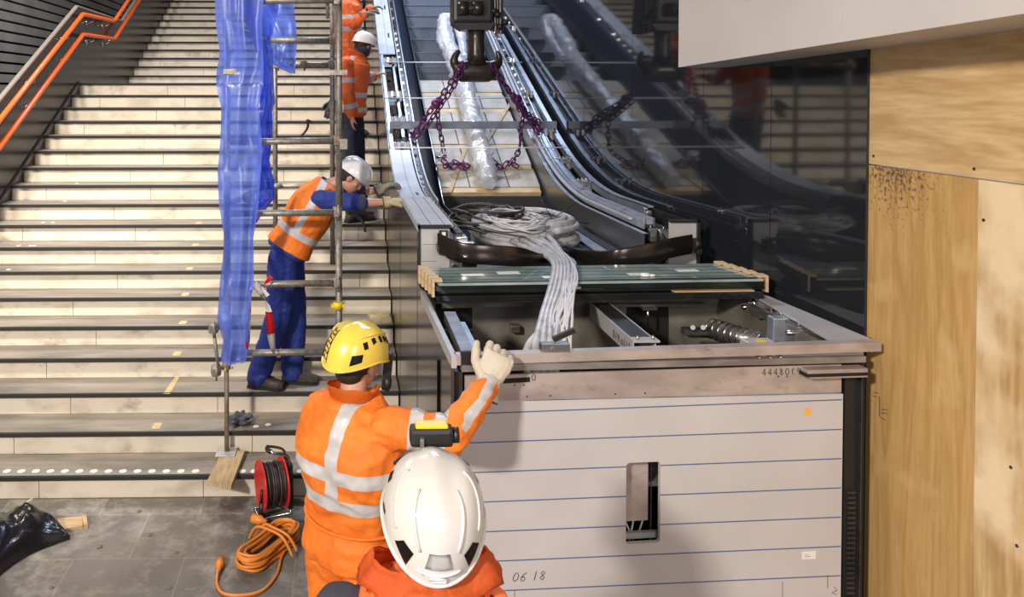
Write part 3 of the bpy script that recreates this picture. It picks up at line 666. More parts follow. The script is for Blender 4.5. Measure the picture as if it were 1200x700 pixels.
# top strip follows the slightly tilted upper edge
mb.prism([V((tl.x,tl.y,za_)), V((tr.x,tr.y,za_)), tr, tl], fy*.02)
pnlo = P(mb, 'front_panel', 'panel', 'large pale front panel')
mb = MB(); rr = .014
for cu, cz, su, sz in ((u0, za_, 1, -1), (u1, za_, -1, -1), (u0, zb2, 1, 1), (u1, zb2, -1, 1)):
    o = V((tl.x, tl.y, 0)); pts = [(cu, cz)]+[(cu+su*rr*(1-math.cos(a)), cz+sz*rr*(1-math.sin(a))) for a in [i*math.pi/12 for i in range(7)]]
    mb.prism([o+PLx*a+V((0,0,b)) for a, b in pts], fy*.0199)
P(mb, 'opening_corner', 'panel', None, pnlo)
mb = MB()
for k in range(14):
    # line k: measured at the right end, spacing 34.5 px
    yr = 468.7+34.6*k; xl, yl = 545, 485.5+34.95*k
    if k: yr = 503.5+34.3*(k-1)
    if k >= 1: yl = 519.5+35.0*(k-1)
    ul, zl = pu(xl, yl); ur, zr = pu(984, yr)
    if zl < .03 or zr < .03: break
    def line(ua, ub):
        o = V((tl.x, tl.y, 0)); f = lambda u: o+PLx*u+V((0,0,zl+(zr-zl)*(u-ul)/(ur-ul)))-fy*.0006
        A, B = f(ua), f(ub); d = V((0,0,.0026)); mb.prism([A-d, B-d, B+d, A+d], fy*.0008)
    zm = zl+(zr-zl)*(u0-ul)/(ur-ul)
    if zb2 < zm < za_: line(0, u0); line(u1, W_-.004)
    else: line(0, W_-.004)
P(mb, 'printed_line', 'blueline', 'blue lines across the panel', pnlo)
mb = MB(); strokes(mb, '06 18', onf(600,682,PO-.002), fx, V((0,0,1))+fx*.25, .038, .0012); 
for a, b in (((917,682),(917,700)),((970,674),(970,690)),((603,692),(603,700))): mb.tube([onf(*a, PO-.001), onf(*b, PO-.001)], .0009, 5)
mb.tube([onf(977,688,PO-.001), onf(981,692,PO-.001), onf(975,695,PO-.001), onf(980,697,PO-.001)], .0012, 5)
P(mb, 'marking', 'ink', 'handwritten black numbers', pnlo)
p = onf(946.5,483,PO-.001); mb = MB(); mb.loft([[p+fx*.0145*math.cos(a)*.9+V((0,0,.0185*math.sin(a)))-fy*o for a in [i*math.pi/10 for i in range(20)]] for o in (0,.0008)]); P(mb, 'sticker', 'orangedot', 'round orange sticker', pnlo)
p = onf(939.5,656,PO-.001); q = onf(956,646,PO-.001); mb = MB(); mb.prism([p, V((q.x,q.y,p.z)), q, V((p.x,p.y,q.z))], -fy*.0008, 'paper')
for k in range(2): mb.obox(p+fx*.012+V((0,0,.012+.008*k))-fy*.001, p+fx*(.04-.01*k)+V((0,0,.012+.008*k))-fy*.001, .0006, .0014, 'ink')
P(mb, 'sticker', 'paper', 'small white label', pnlo)
# things seen through the opening
mb = MB(); pbox(mb, u0-.02, u0+.120, zb2+.070, za_+.05, .05, .065, 'pinkplate'); pbox(mb, u0-.05, u1+.1, zb2-.008, zb2+.016, .05, .07, 'box')
for k in range(12): pbox(mb, u0+.120, u0+.126, za_-.01-k*.022, za_-.002-k*.022, .058, .076, 'black')
pbox(mb, u0+.15, u0+.157, zb2-.05, za_+.03, .09, .10, 'steel'); P(mb, 'inner_bracket', 'pinkplate')
mb = MB()
for a, b in (((u0+.03,zb2+.06),(u0+.07,zb2-.03)),((u0+.07,zb2+.06),(u0+.05,zb2-.05)),((u0+.12,zb2+.08),(u0+.09,zb2-.01))):
    o = V((tl.x,tl.y,0))+fy*.08; mb.tube([o+PLx*a[0]+V((0,0,a[1])), o+PLx*b[0]+V((0,0,b[1]))], .004, 6)
P(mb, 'inner_cable', 'cable2')
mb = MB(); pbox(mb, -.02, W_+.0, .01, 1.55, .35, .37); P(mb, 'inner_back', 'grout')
# slot right of the panel, its shade put in as a black box
mb = MB(); mb.obox(onf(1001,500,.10)*1, onf(1002,500,.10), .2, 0.01)
mb = MB(); a = onf(990,470,.04); b = onf(1012,470,.04); mb.box((a.x+.0, a.y, .01), (b.x, a.y+.05, 1.62)); P(mb, 'slot_shade', 'black', 'black strip for the shade in the open slot beside the front panel')
mb = MB(); a = onf(993,575,.03)
for k in range(26): mb.box((a.x, a.y-.006, a.z-.012-k*.022), (a.x+.035, a.y+.01, a.z-k*.022-.004))
mb.box((a.x+.05, a.y-.01, .02), (a.x+.056, a.y+.01, 1.6)); P(mb, 'ribbed_edge', 'darksteel')
# pit interior
BI = aZ(560,352,1.66)
mb = MB(); mb.box((.50, 4.46, 1.05), (2.14, 4.48, 1.66), 'pitsteel'); mb.box((.53, 4.455, 1.44), (.74, 4.46, 1.60), 'grout'); mb.box((1.62, 4.455, 1.30), (1.86, 4.46, 1.56), 'grout')
mb.box((.50, 3.40, 1.06), (2.14, 4.46, 1.08), 'pitsteel'); mb.box((.47, 3.25, .9), (.50, 4.46, 1.62), 'darksteel'); mb.box((2.14, 3.5, .9), (2.16, 4.46, 1.66), 'pitsteel')
P(mb, 'pit_lining', 'pitsteel', 'dull steel pit lining')
def pbar(a, b, w, h, m, name='pit_part', lab=None):
    mb = MB(); mb.obox(aZ(*a), aZ(*b), w, h, m, bev=.002); P(mb, name, m, lab)
# U beam with marking
A = aZ(755,400,1.655); B = aZ(703,356,1.655)
mb = MB(); mb.obox(A+V((0,0,0)), B, .10, .008, 'darksteel'); d = (B-A).normalized(); sd = V((d.y,-d.x,0))
mb.obox(A-sd*.05+V((0,0,-.035)), B-sd*.05+V((0,0,-.035)), .008, .08, 'box'); mb.obox(A+sd*.05+V((0,0,-.035)), B+sd*.05+V((0,0,-.035)), .008, .08, 'box')
mb.obox(A-sd*.06+V((0,0,.006)), A-sd*.06+d*.001+sd*.12+V((0,0,.006)), .06, .008, 'box')
for k in (-.035, .035): mb.cyl(A+sd*k+V((0,-.01,.005)), A+sd*k+V((0,-.01,.03)), .006, 'chrome', 8)
ub = P(mb, 'cross_beam', 'box', 'pale U-shaped cross beam')
mb = MB(); strokes(mb, '819 n112', A-sd*.0555+d*.26+V((0,0,-.06)), -d, (0,0,1), .038, .0014); P(mb, 'marking', 'ink', 'handwritten black numbers', ub)
mb = MB(); c = aZ(905,414,1.66)
mb.box((c.x-.08, c.y+.02, 1.60), (c.x+.045, c.y+.12, 1.69), 'box', .004); mb.tube([V((c.x-.01,c.y+.07,1.6905)), V((c.x-.01,c.y+.07,1.692))], .022, 16, 'yellow'); P(mb, 'junction_box', 'box', 'white junction box with yellow mark')
a = aZ(850,392,1.56); b = aZ(880,402,1.56); mb = MB(); mb.tube([a+V((-.02,.10,0)), a+V((.1,-.16,0))], .05, 24, 'steel'); 
for k in range(9):
    t = k/8; p = (a+V((-.02,.10,0))).lerp(a+V((.1,-.16,0)), t); q = (a+V((-.02,.10,0))).lerp(a+V((.1,-.16,0)), t+.02); mb.tube([p,q], .054, 24, 'chrome')
P(mb, 'motor_cylinder', 'steel', 'ribbed steel cylinder')
mb = MB(); r = random.Random(5)
mb.obox(aZ(880,362,1.66), aZ(985,404,1.66), .03, .04, 'steel'); mb.obox(aZ(868,352,1.62), aZ(950,398,1.62), .012, .10, 'bluesteel')
for t in (.15,.4,.55,.8):
    p = aZ(868+82*t,352+46*t,1.64); mb.box(tuple(p-V((.03,.03,.05))), tuple(p+V((.03,.03,.03))), 'steel', .003); mb.cyl(p+V((-.06,-.02,0)), p+V((.0,-.02,0)), .012, 'chrome', 8); mb.cyl(p+V((0,-.04,0)), p+V((0,-.02,.05)), .008, 'chrome', 8)
mb.box(tuple(aZ(918,378,1.66)-V((.06,.02,.09))), tuple(aZ(918,378,1.66)+V((.04,.04,.025))), 'bluesteel', .006)
P(mb, 'adjuster', 'steel', 'bright steel adjusting brackets')
mb = MB(); mb.obox(aZ(800,392,1.5), aZ(850,392,1.5), .06, .02, 'pitsteel'); mb.obox(aZ(800,388,1.55), aZ(836,388,1.55), .05, .03, 'steel'); mb.cyl(aZ(812,386,1.57), aZ(812,384,1.59), .012, 'chrome'); mb.cyl(aZ(824,386,1.57), aZ(824,384,1.59), .012, 'chrome')
mb.box((.56, 4.44, 1.36), (.74, 4.455, 1.43), 'darksteel')
for k in range(6): mb.cyl(V((.60+.05*(k%3), 4.44, 1.385+.03*(k//3))), V((.60+.05*(k%3), 4.43, 1.385+.03*(k//3))), .01, 'chrome', 8)
mb.box((.95, 4.40, 1.43), (1.0, 4.46, 1.47), 'steel', .003); mb.box((1.5, 4.3, 1.60), (2.0, 4.45, 1.615), 'steel')
mb.obox(V((.55, 4.35, 1.62)), V((2.1, 4.4, 1.63)), .07, .05, 'pitsteel'); mb.cyl(V((1.68,4.3,1.50)), V((1.68,4.3,1.60)), .007, 'chrome', 8); mb.box((1.64,4.27,1.59),(1.72,4.33,1.605),'steel')
P(mb, 'pit_bracket', 'steel')
mb = MB(); mb.obox(aZ(500,372,1.60), aZ(548,440,1.55), .02, .06, 'box'); 
# ------------------------------------------------------------------ straightedge and strings across the escalator
def cross(y, xa, xb, dz, r, name, m, lab, cat, box=None):
    mb = MB(); z = dk(y)+dz
    if box: mb.box((xa, y, z), (xb, y+box[0], z+box[1]), m, .002)
    else: mb.tube([V((xa,y,z)), V((xb,y,z))], r, 8, m)
    build(mb, name, m, None, lab, cat, 'alignment rods across the escalator' if not box else None)
M['rod'] = mat('white_rod', (.75,.78,.84), .4)
cross(9.27, .46, 2.12, .024, .006, 'alignment_rod', 'rod', 'thin white rod across the escalator just below the crane hook tip, farthest of three', 'rod')
cross(8.44, .46, 1.98, .024, .006, 'alignment_rod', 'rod', 'thin white rod crossing the chains, middle of the three', 'rod')
cross(7.47, .46, 2.12, .024, .006, 'alignment_rod', 'rod', 'thin white rod at the top edge of the lower white deck cover, nearest of three', 'rod')
cross(7.84, .48, 2.14, .022, 0, 'straightedge_bar', 'darkbar', 'flat grey steel bar laid across the escalator between two white rods', 'bar', (.05,.075))
# ------------------------------------------------------------------ pale slabs on battens
nrow = 6; yA, yB = 7.36, 9.5; slope = V((0, 1, .5)).normalized(); nr = V((0,-.5,1)).normalized()
cols = [(.93,1.20),(1.21,1.57),(1.58,1.865)]
ordn = ['lowest','second','third','fourth','fifth','topmost']; cn = ['left','middle','right']
for i in range(nrow):
    L_ = (yB-yA)/nrow; y0 = yA+i*L_
    for j, (xa, xb) in enumerate(cols):
        dx = R.uniform(-.012,.012)
        mb = MB(); c0 = V((0, y0+.05, sp(y0+.05))) if False else V((0, y0+.05, .5*(y0+.05)-1.86))
        T = Matrix((V((1,0,0)), slope, nr)).transposed().to_4x4(); T.translation = V(((xa+xb)/2, c0.y, c0.z))
        mb.box((-(xb-xa)/2, .01, .03), ((xb-xa)/2, L_*1.118-.075, .055), 'slab', .004, T)
        build(mb, 'pale_slab', 'slab', None, f'pale flat slab on the escalator, {ordn[i]} row from below, {cn[j]} one', 'slab', 'pale slabs laid on the escalator steps', origin=T.translation)
    mb = MB(); T = Matrix((V((1,0,0)), slope, nr)).transposed().to_4x4(); T.translation = V((1.395, y0, .5*y0-1.86))
    mb.box((-.462, -.02, .004), (.462, .055, .05), 'wood', .003, T); build(mb, 'wooden_batten', 'batten', None, f'narrow wooden batten across the escalator under the {ordn[i]} row of pale slabs', 'batten', 'battens between the pale slabs', origin=T.translation)
mb = MB(); T = Matrix((V((1,0,0)), slope, nr)).transposed().to_4x4(); T.translation = V((1.395, 7.36, .5*7.36-1.86)); mb.box((-.46, .09, .008), (.46, 2.30, .028), 'plank', .002, T); 
build(mb, 'wooden_underlay', 'batten', None, 'brown board sheet lying under the pale slabs on the escalator', 'board', origin=T.translation)
# two brown crate strips crossing the lower slabs
for (a, b, lab) in (((527,226),(545,176),'narrow brown strip slanting over the lowest slabs at the left'), ((565,175),(600,118),'narrow brown strip slanting over the upper slabs at the right')):
    def onsl(x, y): 
        o = V((0, 7.36, .5*7.36-1.86))+nr*.058; d = ray(x,y); return CAMP + d*((o-CAMP).dot(nr)/d.dot(nr))
    mb = MB(); mb.obox(onsl(*a)+nr*.004, onsl(*b)+nr*.004, .035, .006, 'plank', up=nr); build(mb, 'brown_strap', 'batten', None, lab, 'strap')
# ------------------------------------------------------------------ plastic wrapped roll
mb = MB(); path = [onsl(571,226)+nr*.11, onsl(566,205)+nr*.115, onsl(558,175)+nr*.12, onsl(549,140)+nr*.12, onsl(541,105)+nr*.12, onsl(530,75)+nr*.10, onsl(520,55)+nr*.16, onsl(521,43)+nr*.24, onsl(534,48)+nr*.26, onsl(540,62)+nr*.16, onsl(543,78)+nr*.12]
pts = smooth_path(path, 10); rad = [.07,.095,.10,.095,.11,.105,.10,.085,.07,.055,.04]
n = len(pts); rings = []
for i, p in enumerate(pts):
    u = i/(n-1)*(len(rad)-1); k = min(int(u), len(rad)-2); r0 = rad[k]+(rad[k+1]-rad[k])*(u-k)
    t = (pts[min(i+1,n-1)]-pts[max(i-1,0)]).normalized(); a_ = t.cross(nr).normalized(); b_ = a_.cross(t)
    ring = []
    for j in range(28):
        an = 2*math.pi*j/28; d_ = a_*math.cos(an)+b_*math.sin(an); q = p+d_*r0
        w_ = noise.noise(q*14)*.35+noise.noise(q*34)*.25; ring.append(p+d_*max(.02, r0*(1+w_)))
    rings.append(ring)
mb.loft(rings, 'clearfilm'); roll = build(mb, 'wrapped_roll', 'clearfilm', None, 'long roll wrapped in crumpled clear plastic lying on the pale slabs', 'roll')
mb = MB(); mb.tube([p for p in pts[5:-24]], .045, 14, 'paper'); build(mb, 'inner_tube', 'paper', roll)
# ------------------------------------------------------------------ glass stack
ZG = ZF+.002
gfl = aZ(511,356,ZG); gfr = aZ(896,350,ZG); gd = V((-.05,.36,0)); gd2 = V((-.08,.38,0))
e1 = aZ(505,352,ZG)
names = ['lowest','second lowest','third lowest','fourth from below','second from the top','topmost']
hts = [(0,.010),(.016,.010),(.032,.012),(.050,.012),(.066,.026),(.096,.012)]
for k, (z, h) in enumerate(hts):
    e = empty('glass_pane', ((gfl+gfr)/2+V((0,0,z))), (f'green tinted glass sheet lying {names[k]} in the stack on the pit frame' if k == 5 else f'dark glass sheet lying {names[k]} in the stack on the pit frame'), 'glass pane', 'stacked glass sheets on the pit frame')
    off = V((0,-.012*(k%3)+.0,0)); a, b = gfl+off+V((.01*(k%2),0,z)), gfr+off+V((-.01*(k%3),0,z))
    mb = MB(); mb.prism([a, b, b+gd2, a+gd], (0,0,h)); build(mb, 'sheet', 'glassg' if k == 5 else 'glassdark', e)
    if k in (2, 3):
        mb = MB(); t0, t1 = ((0,.5) if k == 3 else (.72,.97)); mb.obox(a.lerp(b,t0)+V((0,.008,h+.0045)), a.lerp(b,t1)+V((0,.008,h+.0045)), .03, .005); build(mb, 'spacer_strip', 'wood', e, label='thin wooden spacer strip')
    else:
        mb = MB(); mb.obox(a+V((.02,.02,h+.003)), b+V((-.02,.02,h+.003)), .03, .006 if k < 5 else .0001); build(mb, 'spacer_strip', 'black', e, label='black spacer strip')
    if k == 5:
        mb = MB()
        for t, s in ((.10,.25),(.22,.3),(.34,.15),(.62,.2),(.8,.3)):
            c = a.lerp(b,t)+gd*s*2+V((0,0,h+.0004)); mb.obox(c, c+fx*.12, .05, .0006)
        build(mb, 'paper_label', 'paper', e, label='white paper stuck on the glass')
        mb = MB()
        for t, s in ((.37,.2),(.66,.25)):
            c = a.lerp(b,t)+gd*s+V((0,0,h)); mb.ball(c+V((0,0,.008)), (.03,.02,.01), seg=10); mb.ball(c+V((.03,0,.006)), (.025,.015,.008), seg=8)
        build(mb, 'plastic_scrap', 'tapewhite', e)
        for i in range(4):
            mb = MB(); mb.obox(a+gd*(.2+.2*i)+V((.02,0,h+.0004)), b+gd2*(.2+.2*i)+V((-.02,0,h+.0004)), .006, .0006); build(mb, 'pane_edge_line', 'glassdark', e, label='dark lengthwise line')
zt_ = .108
for side, (base, dd, lb) in enumerate(((gfl, gd, 'left'), (gfr, gd2, 'right'))):
    for i in range(5):
        t = i/5+.02; c = base+dd*t+V((0,0,zt_)); sx = 1 if side == 0 else -1
        mb = MB(); mb.box((c.x-.018*sx if sx>0 else c.x-.035, c.y-.01, c.z+.001), (c.x+.035 if sx>0 else c.x+.018, c.y+.048, c.z+.014), bev=.003)
        hh = .075 if side == 0 or i == 0 else .03
        mb.box((c.x-.020 if sx>0 else c.x+.006, c.y-.014, c.z-hh), (c.x-.006 if sx>0 else c.x+.020, c.y+.046, c.z+.012), bev=.003)
        build(mb, 'wooden_edge_guard', 'wood', None, f'small wooden edge guard on the {lb} end of the glass stack, {["nearest","second","third","fourth","farthest"][i]} of five', 'edge guard', f'wooden guards on the {lb} end of the glass')
# ------------------------------------------------------------------ grey cables
cc = empty('cable_bundle', aY(612,285,5.8), 'tangled bundle of grey cables coiled on the floor plate and hanging over the glass', 'cable bundle')
CX, CY, CZ = 1.33, 5.70, 1.72
def loop(rx, ry, z, dx=0, dy=0, ph=0, n=40, w=.02, a0=0, a1=2*math.pi):
    return [V((CX+dx+rx*math.cos(a0+(a1-a0)*i/n+ph)+noise.noise(V((i*.2,z*9,rx*5)))*w, CY+dy+ry*math.sin(a0+(a1-a0)*i/n+ph)+noise.noise(V((i*.2+9,z*9,rx*5)))*w, z+noise.noise(V((i*.15,rx*9,z*20)))*w)) for i in range(n+1)]
for k in range(9):
    mb = MB(); rx = .36-.028*(k%5); z = CZ+.025+.017*(k)+.0; mb.tube(loop(rx, .44-.04*(k%5), z, .02*math.sin(k*2), .03*math.cos(k), k, w=.022), .022, 10); build(mb, 'thick_cable', 'cable', cc)
for k in range(13):
    r2 = random.Random(k); mb = MB(); mb.tube(loop(.18+r2.uniform(-.04,.05), .26+r2.uniform(-.06,.06), CZ+.15+r2.uniform(-.02,.04), -.10+r2.uniform(-.03,.03), -.16+r2.uniform(-.06,.06), k, w=.04), .0065, 6); build(mb, 'thin_wire', 'cable2', cc)
for k in range(5):
    r2 = random.Random(k+50); mb = MB(); mb.tube(loop(.2+r2.uniform(-.03,.06), .25, CZ+.09+.03*k, -.28, .12+r2.uniform(-.05,.05), k, w=.05), .012, 8); build(mb, 'black_cable', 'bcable', cc, label='black cable')
# hanging part over the glass stack
ends = [(628,411),(637,411),(645,411),(619,412),(651,410)]
for k in range(5):
    s = smooth_path([aY(600+10*k,283-2*k,5.3), aY(622+7*k,293-2*k,4.95), aY(640+5*k,300,4.6), aY(650+4*k,311,4.28), aY(646+5*k,336,3.97), aY(636+5*k,370,3.70), aY(ends[k][0],ends[k][1]-6,3.46), aY(ends[k][0],ends[k][1]+30,3.40)], 7)
    mb = MB(); mb.tube(s, .0175, 10); build(mb, 'thick_cable', 'cable', cc)
for k in range(18):
    r2 = random.Random(k+9); ex = 640+r2.uniform(0,30)
    s = smooth_path([aY(618+r2.uniform(-10,30),280+r2.uniform(-4,6),5.3), aY(645+r2.uniform(0,10),293+r2.uniform(-3,5),4.8), aY(664+r2.uniform(-3,10),308+r2.uniform(-3,6),4.35), aY(668+r2.uniform(-6,9),333,3.95), aY(660+r2.uniform(-12,14),370,3.66), aY(ex,400,3.5), aY(ex,430,3.42)], 6)
    mb = MB(); mb.tube(s, .0052, 6); build(mb, 'thin_wire', 'cable2', cc)
for c_, rr_, nn_ in ((aY(673,337,3.98), .03, 0), (aY(662,303,4.5), .04, 1)):
    mb = MB(); mb.tube([c_+V((rr_*math.cos(a),rr_*.7*math.sin(a),.0)) for a in [i*math.pi/8 for i in range(16)]], .004, 6, closed=True); build(mb, 'cable_tie', 'tapewhite' if nn_ == 0 else 'black', cc)
mb = MB()
for (a, b) in (((650,262),(634,234)),((651,254),(672,240)),((660,258),(690,262)),((579,255),(572,236)),((610,275),(604,262))):
    mb.tube([aY(*a,5.6), aY(*b,5.7)], .003, 5)
for k in range(4): mb.tube(loop(.03,.05,CZ+.18,.12*k-.2,.1*(k%2)-.05,n=12,w=0), .004, 5)
build(mb, 'cable_tie', 'black', cc)
mb = MB(); a = aZ(641,414,1.70); mb.box((a.x-.02,a.y+.01,1.685),(a.x+.10,a.y+.05,1.735),'steel',.003); mb.obox(a+V((.03,.02,.05)), a+V((.12,.02,.09)), .02,.02,'black'); mb.cyl(a+V((.03,.005,.01)), a+V((.03,.015,.01)), .012,'chrome'); build(mb, 'cable_clamp', 'steel', cc)
# ------------------------------------------------------------------ crane hook + chains
HY = 7.6
hk = empty('crane_hook', aY(557,95,HY), 'black double crane hook hanging over the escalator from its pulley block', 'crane hook')
S = HY/F
hc = aY(556,70,HY)
def hp(x, y, d=0): return aY(x, y, HY)+V((0,d,0))
mb = MB(); t_ = .07
prof = [(541,0),(541,0)]
mb.tube([hp(558,30), hp(558,45), hp(558,62), hp(558,76)], .07, 20, rs=[.085,.075,.075,.10]); mb.loft([[hp(x,y)+V((0,t_*math.cos(a)*s,0))+V((math.sin(a)*0,0,0)) + V((0,0,hgt*math.sin(a))) for a in [i*math.pi/8 for i in range(16)]] for x,y,s,hgt in ((531,64,.12,.012),(530,71,.45,.05),(532,80,.75,.085),(540,84,.95,.10),(550,83,1,.11),(562,83,1,.11),(573,84,.95,.10),(582,80,.75,.085),(585,72,.5,.055),(586,66,.15,.015))])
mb.tube(smooth_path([hp(536,80), hp(532,72), hp(535,63), hp(539,60)], 5), .03, 12, rs=[.05-.002*i for i in range(16)]); mb.tube(smooth_path([hp(578,80), hp(584,74), hp(585,67), hp(582,60)], 5), .03, 12, rs=[.05-.0022*i for i in range(16)])
build(mb, 'double_hook', 'hookm', hk)
mb = MB(); mb.box(tuple(hp(529,28)-V((0,.14,0))), tuple(hp(575,-14)+V((0,.14,0))), 'black', .03); mb.prism([hp(529,28)-V((0,.12,0)), hp(540,36)-V((0,.12,0)), hp(572,36)-V((0,.12,0)), hp(578,28)-V((0,.12,0))], (0,.24,0), 'black')
mb.cyl(hp(533,12,-.17), hp(562,12,-.17), .055, 'rubber'); mb.tube([hp(533,12,-.17), hp(545,12,-.17)], .065, 20, 'rubber'); mb.tube([hp(550,12,-.17), hp(562,12,-.17)], .065, 20, 'rubber'); build(mb, 'pulley_block', 'black', hk)
mb = MB()
for k in range(7): mb.obox(hp(568+k*3,-16,-.05), hp(570+k*3,34+k,.0), .012, .16, 'darksteel' if k % 2 else 'rust')
for (x,y) in ((573,14),(577,18),(580,32),(586,27)): mb.cyl(hp(x,y,-.12), hp(x+6,y+1,-.12), .028, 'black', 12)
build(mb, 'pulley_side_plate', 'darksteel', hk)
mb = MB()
for x in (540,549,560): mb.tube([hp(x,-14,.0), V((hp(x,-14).x, HY, 7.9))], .012, 8)
build(mb, 'wire_rope', 'darksteel', hk, label='steel wire ropes')
# chains
lm = MB(); lm.tube([V((.0165*math.cos(a), 0, .0165*math.sin(a)+ (.014 if math.sin(a) >= 0 else -.014))) for a in [i*2*math.pi/16+.01 for i in range(16)]], .0062, 7, closed=True)
bmm = lm.bm; fixn(bmm); LM = bpy.data.meshes.new('chain_link'); bmm.to_mesh(LM); bmm.free(); LM.materials.append(M['purple'])
def chain(pts, lab, n=6, hook=None, sc=1.25):
    pp = smooth_path(pts, 16); e = empty('lifting_chain', pts[-1], lab, 'chain', 'purple lifting chains below the crane hook')
    L = [0]
    for a, b in zip(pp, pp[1:]): L.append(L[-1]+(b-a).length)
    step = .0485*sc; k = 0; i = 0
    while k*step < L[-1]:
        s = k*step
        while L[i+1] < s: i += 1
        t = (s-L[i])/max(1e-9, L[i+1]-L[i]); p = pp[i].lerp(pp[i+1], t); d = (pp[i+1]-pp[i]).normalized()
        o = bpy.data.objects.new('chain_link', LM); COL.objects.link(o); o.parent = e
        q = V((0,0,1)).rotation_difference(d); rot = q.to_matrix() @ Matrix.Rotation(math.pi/2*(k%2)+.4, 3, 'Z')
        o.matrix_local = Matrix.LocRotScale(p-V(pts[-1]), rot.to_quaternion(), V((sc,sc,sc))); k += 1
    return e
def ch(x, y, Y): return aY(x, y, Y)
chain([ch(540,76,7.45), ch(526,100,7.5), ch(510,122,7.6), ch(490,150,7.7), ch(476,170,7.75)], 'purple chain from the left hook tip down to the left track, outer of two')
chain([ch(543,80,7.5), ch(530,104,7.55), ch(515,126,7.6), ch(498,150,7.65), ch(484,163,7.7)], 'purple chain from the left hook tip down to the left track, inner of two')
chain([ch(513,128,7.6), ch(514,145,7.65), ch(517,160,7.68), ch(520,178,7.7)], 'short purple chain hanging straight down from the left chain joint')
chain([ch(521,190,7.6), ch(528,196,7.6), ch(540,192,7.62), ch(551,196,7.62)], 'slack purple chain heaped on the slabs left of the wrapped roll')
chain([ch(523,194,7.55), ch(533,190,7.6), ch(543,197,7.58), ch(550,191,7.62)], 'slack purple chain heaped on the slabs left of the wrapped roll')
chain([ch(578,78,7.45), ch(590,98,7.5), ch(603,118,7.6), ch(612,135,7.7), ch(611,150,7.75), ch(608,176,7.75), ch(598,192,7.6)], 'purple chain from the right hook tip falling straight to the slabs')
chain([ch(580,80,7.5), ch(592,100,7.55), ch(606,118,7.6), ch(622,138,7.8), ch(634,155,7.85)], 'purple chain from the right hook tip down to the right track, upper one')
chain([ch(603,112,7.5), ch(612,128,7.6), ch(626,150,7.8), ch(640,170,7.85)], 'purple chain doubled beside the right track, lower one')
chain([ch(607,120,7.45), ch(618,138,7.6), ch(630,142,7.7), ch(634,164,7.8)], 'purple chain doubled beside the right track, slack middle one')
chain([ch(580,190,7.6), ch(588,196,7.58), ch(596,190,7.6), ch(604,194,7.6)], 'slack purple chain heaped on the slabs right of the wrapped roll')
mb = MB(); c = ch(511,122,7.58); mb.obox(c+V((-.05,0,-.05)), c+V((.05,0,.06)), .05, .05, 'purple', bev=.012); mb.ball(c, (.05,.04,.05), 'purple', 10); build(mb, 'chain_shortener', 'purple', None, 'purple shortening clutch on the left chain', 'chain clutch')
mb = MB(); c = ch(606,116,7.55); mb.obox(c+V((-.05,0,.05)), c+V((.05,0,-.06)), .05, .05, 'purple', bev=.012); mb.ball(c, (.05,.04,.05), 'purple', 10); build(mb, 'chain_shortener', 'purple', None, 'purple shortening clutch on the right chain', 'chain clutch')
mb = MB(); c = ch(517,184,7.6); 
for k in range(5): mb.box(tuple(c+V((-.05+.02*k,0,-.05+.01*(k%3)))), tuple(c+V((-.03+.02*k,.05,.05-.02*(k%2)))), 'chrome' if k%2 else 'bluesteel', .003)
mb.cyl(c+V((-.05,-.01,0)), c+V((.05,-.01,.01)), .015, 'chrome'); build(mb, 'lifting_shackle', 'chrome', None, 'silver shackle on the slabs at the end of the short left chain', 'shackle')
# ================================================================== SCAFFOLD, SHEETING, PROPS
SY = 5.66
sc = empty('scaffold', aY(265,535,SY), 'narrow tube scaffold standing on the stairs behind the blue sheeting', 'scaffold')
def spipe(a, b, r=.0242, m='galv', nm='tube'): mb = MB(); mb.tube([a, b], r, 14); return build(mb, nm, m, sc)
def vp(x, y0, y1, Y, r=.0242, nm='standard', m='galv'):
    a = aY(x, y0, Y); b = aY(x, y1, Y); b = V((a.x, a.y, b.z)); return spipe(a, b, r, m, nm)
vp(265, -60, 432, SY); vp(265.5, 428, 531, SY, .017, 'jack_spindle', 'rust')
mb = MB(); c = aY(265,428,SY); mb.tube([c+V((0,0,-.03)), c+V((0,0,.10))], .030, 14); 
for k in range(4): mb.cyl(c+V((.05*math.cos(k*1.57),.05*math.sin(k*1.57),-.02)), c+V((.02*math.cos(k*1.57),.02*math.sin(k*1.57),-.02)), .009)
build(mb, 'jack_nut', 'plank', sc, label='sand coloured jack collar')
pb = aY(265.5,531,SY)
mb = MB(); mb.box((pb.x-.07, pb.y-.08, SR+.038), (pb.x+.07, pb.y+.06, SR+.047), bev=.002); build(mb, 'base_plate', 'box', sc)
# front right standard: its foot is hidden by the yellow helmet
pr = aY(397, 250, SY); n_ = int((SY-S0)/ST)+1
vp(397, -60, 250, SY); spipe(pr, V((pr.x, pr.y, SR+.03)), nm='standard')
mb = MB(); mb.box((pr.x-.07, pr.y-.07, SR+.001), (pr.x+.07, pr.y+.07, SR+.03)); build(mb, 'base_plate', 'box', sc)
mb = MB(); q = aY(396, 358, SY-.03); mb.tube([q+V((0,0,-.025)), q+V((0,0,.025))], .036, 14); mb.box(tuple(q-V((.05,.02,.012))), tuple(q+V((.05,.02,.012)))); build(mb, 'collar', 'yellow', sc, label='yellow collar on the right standard')
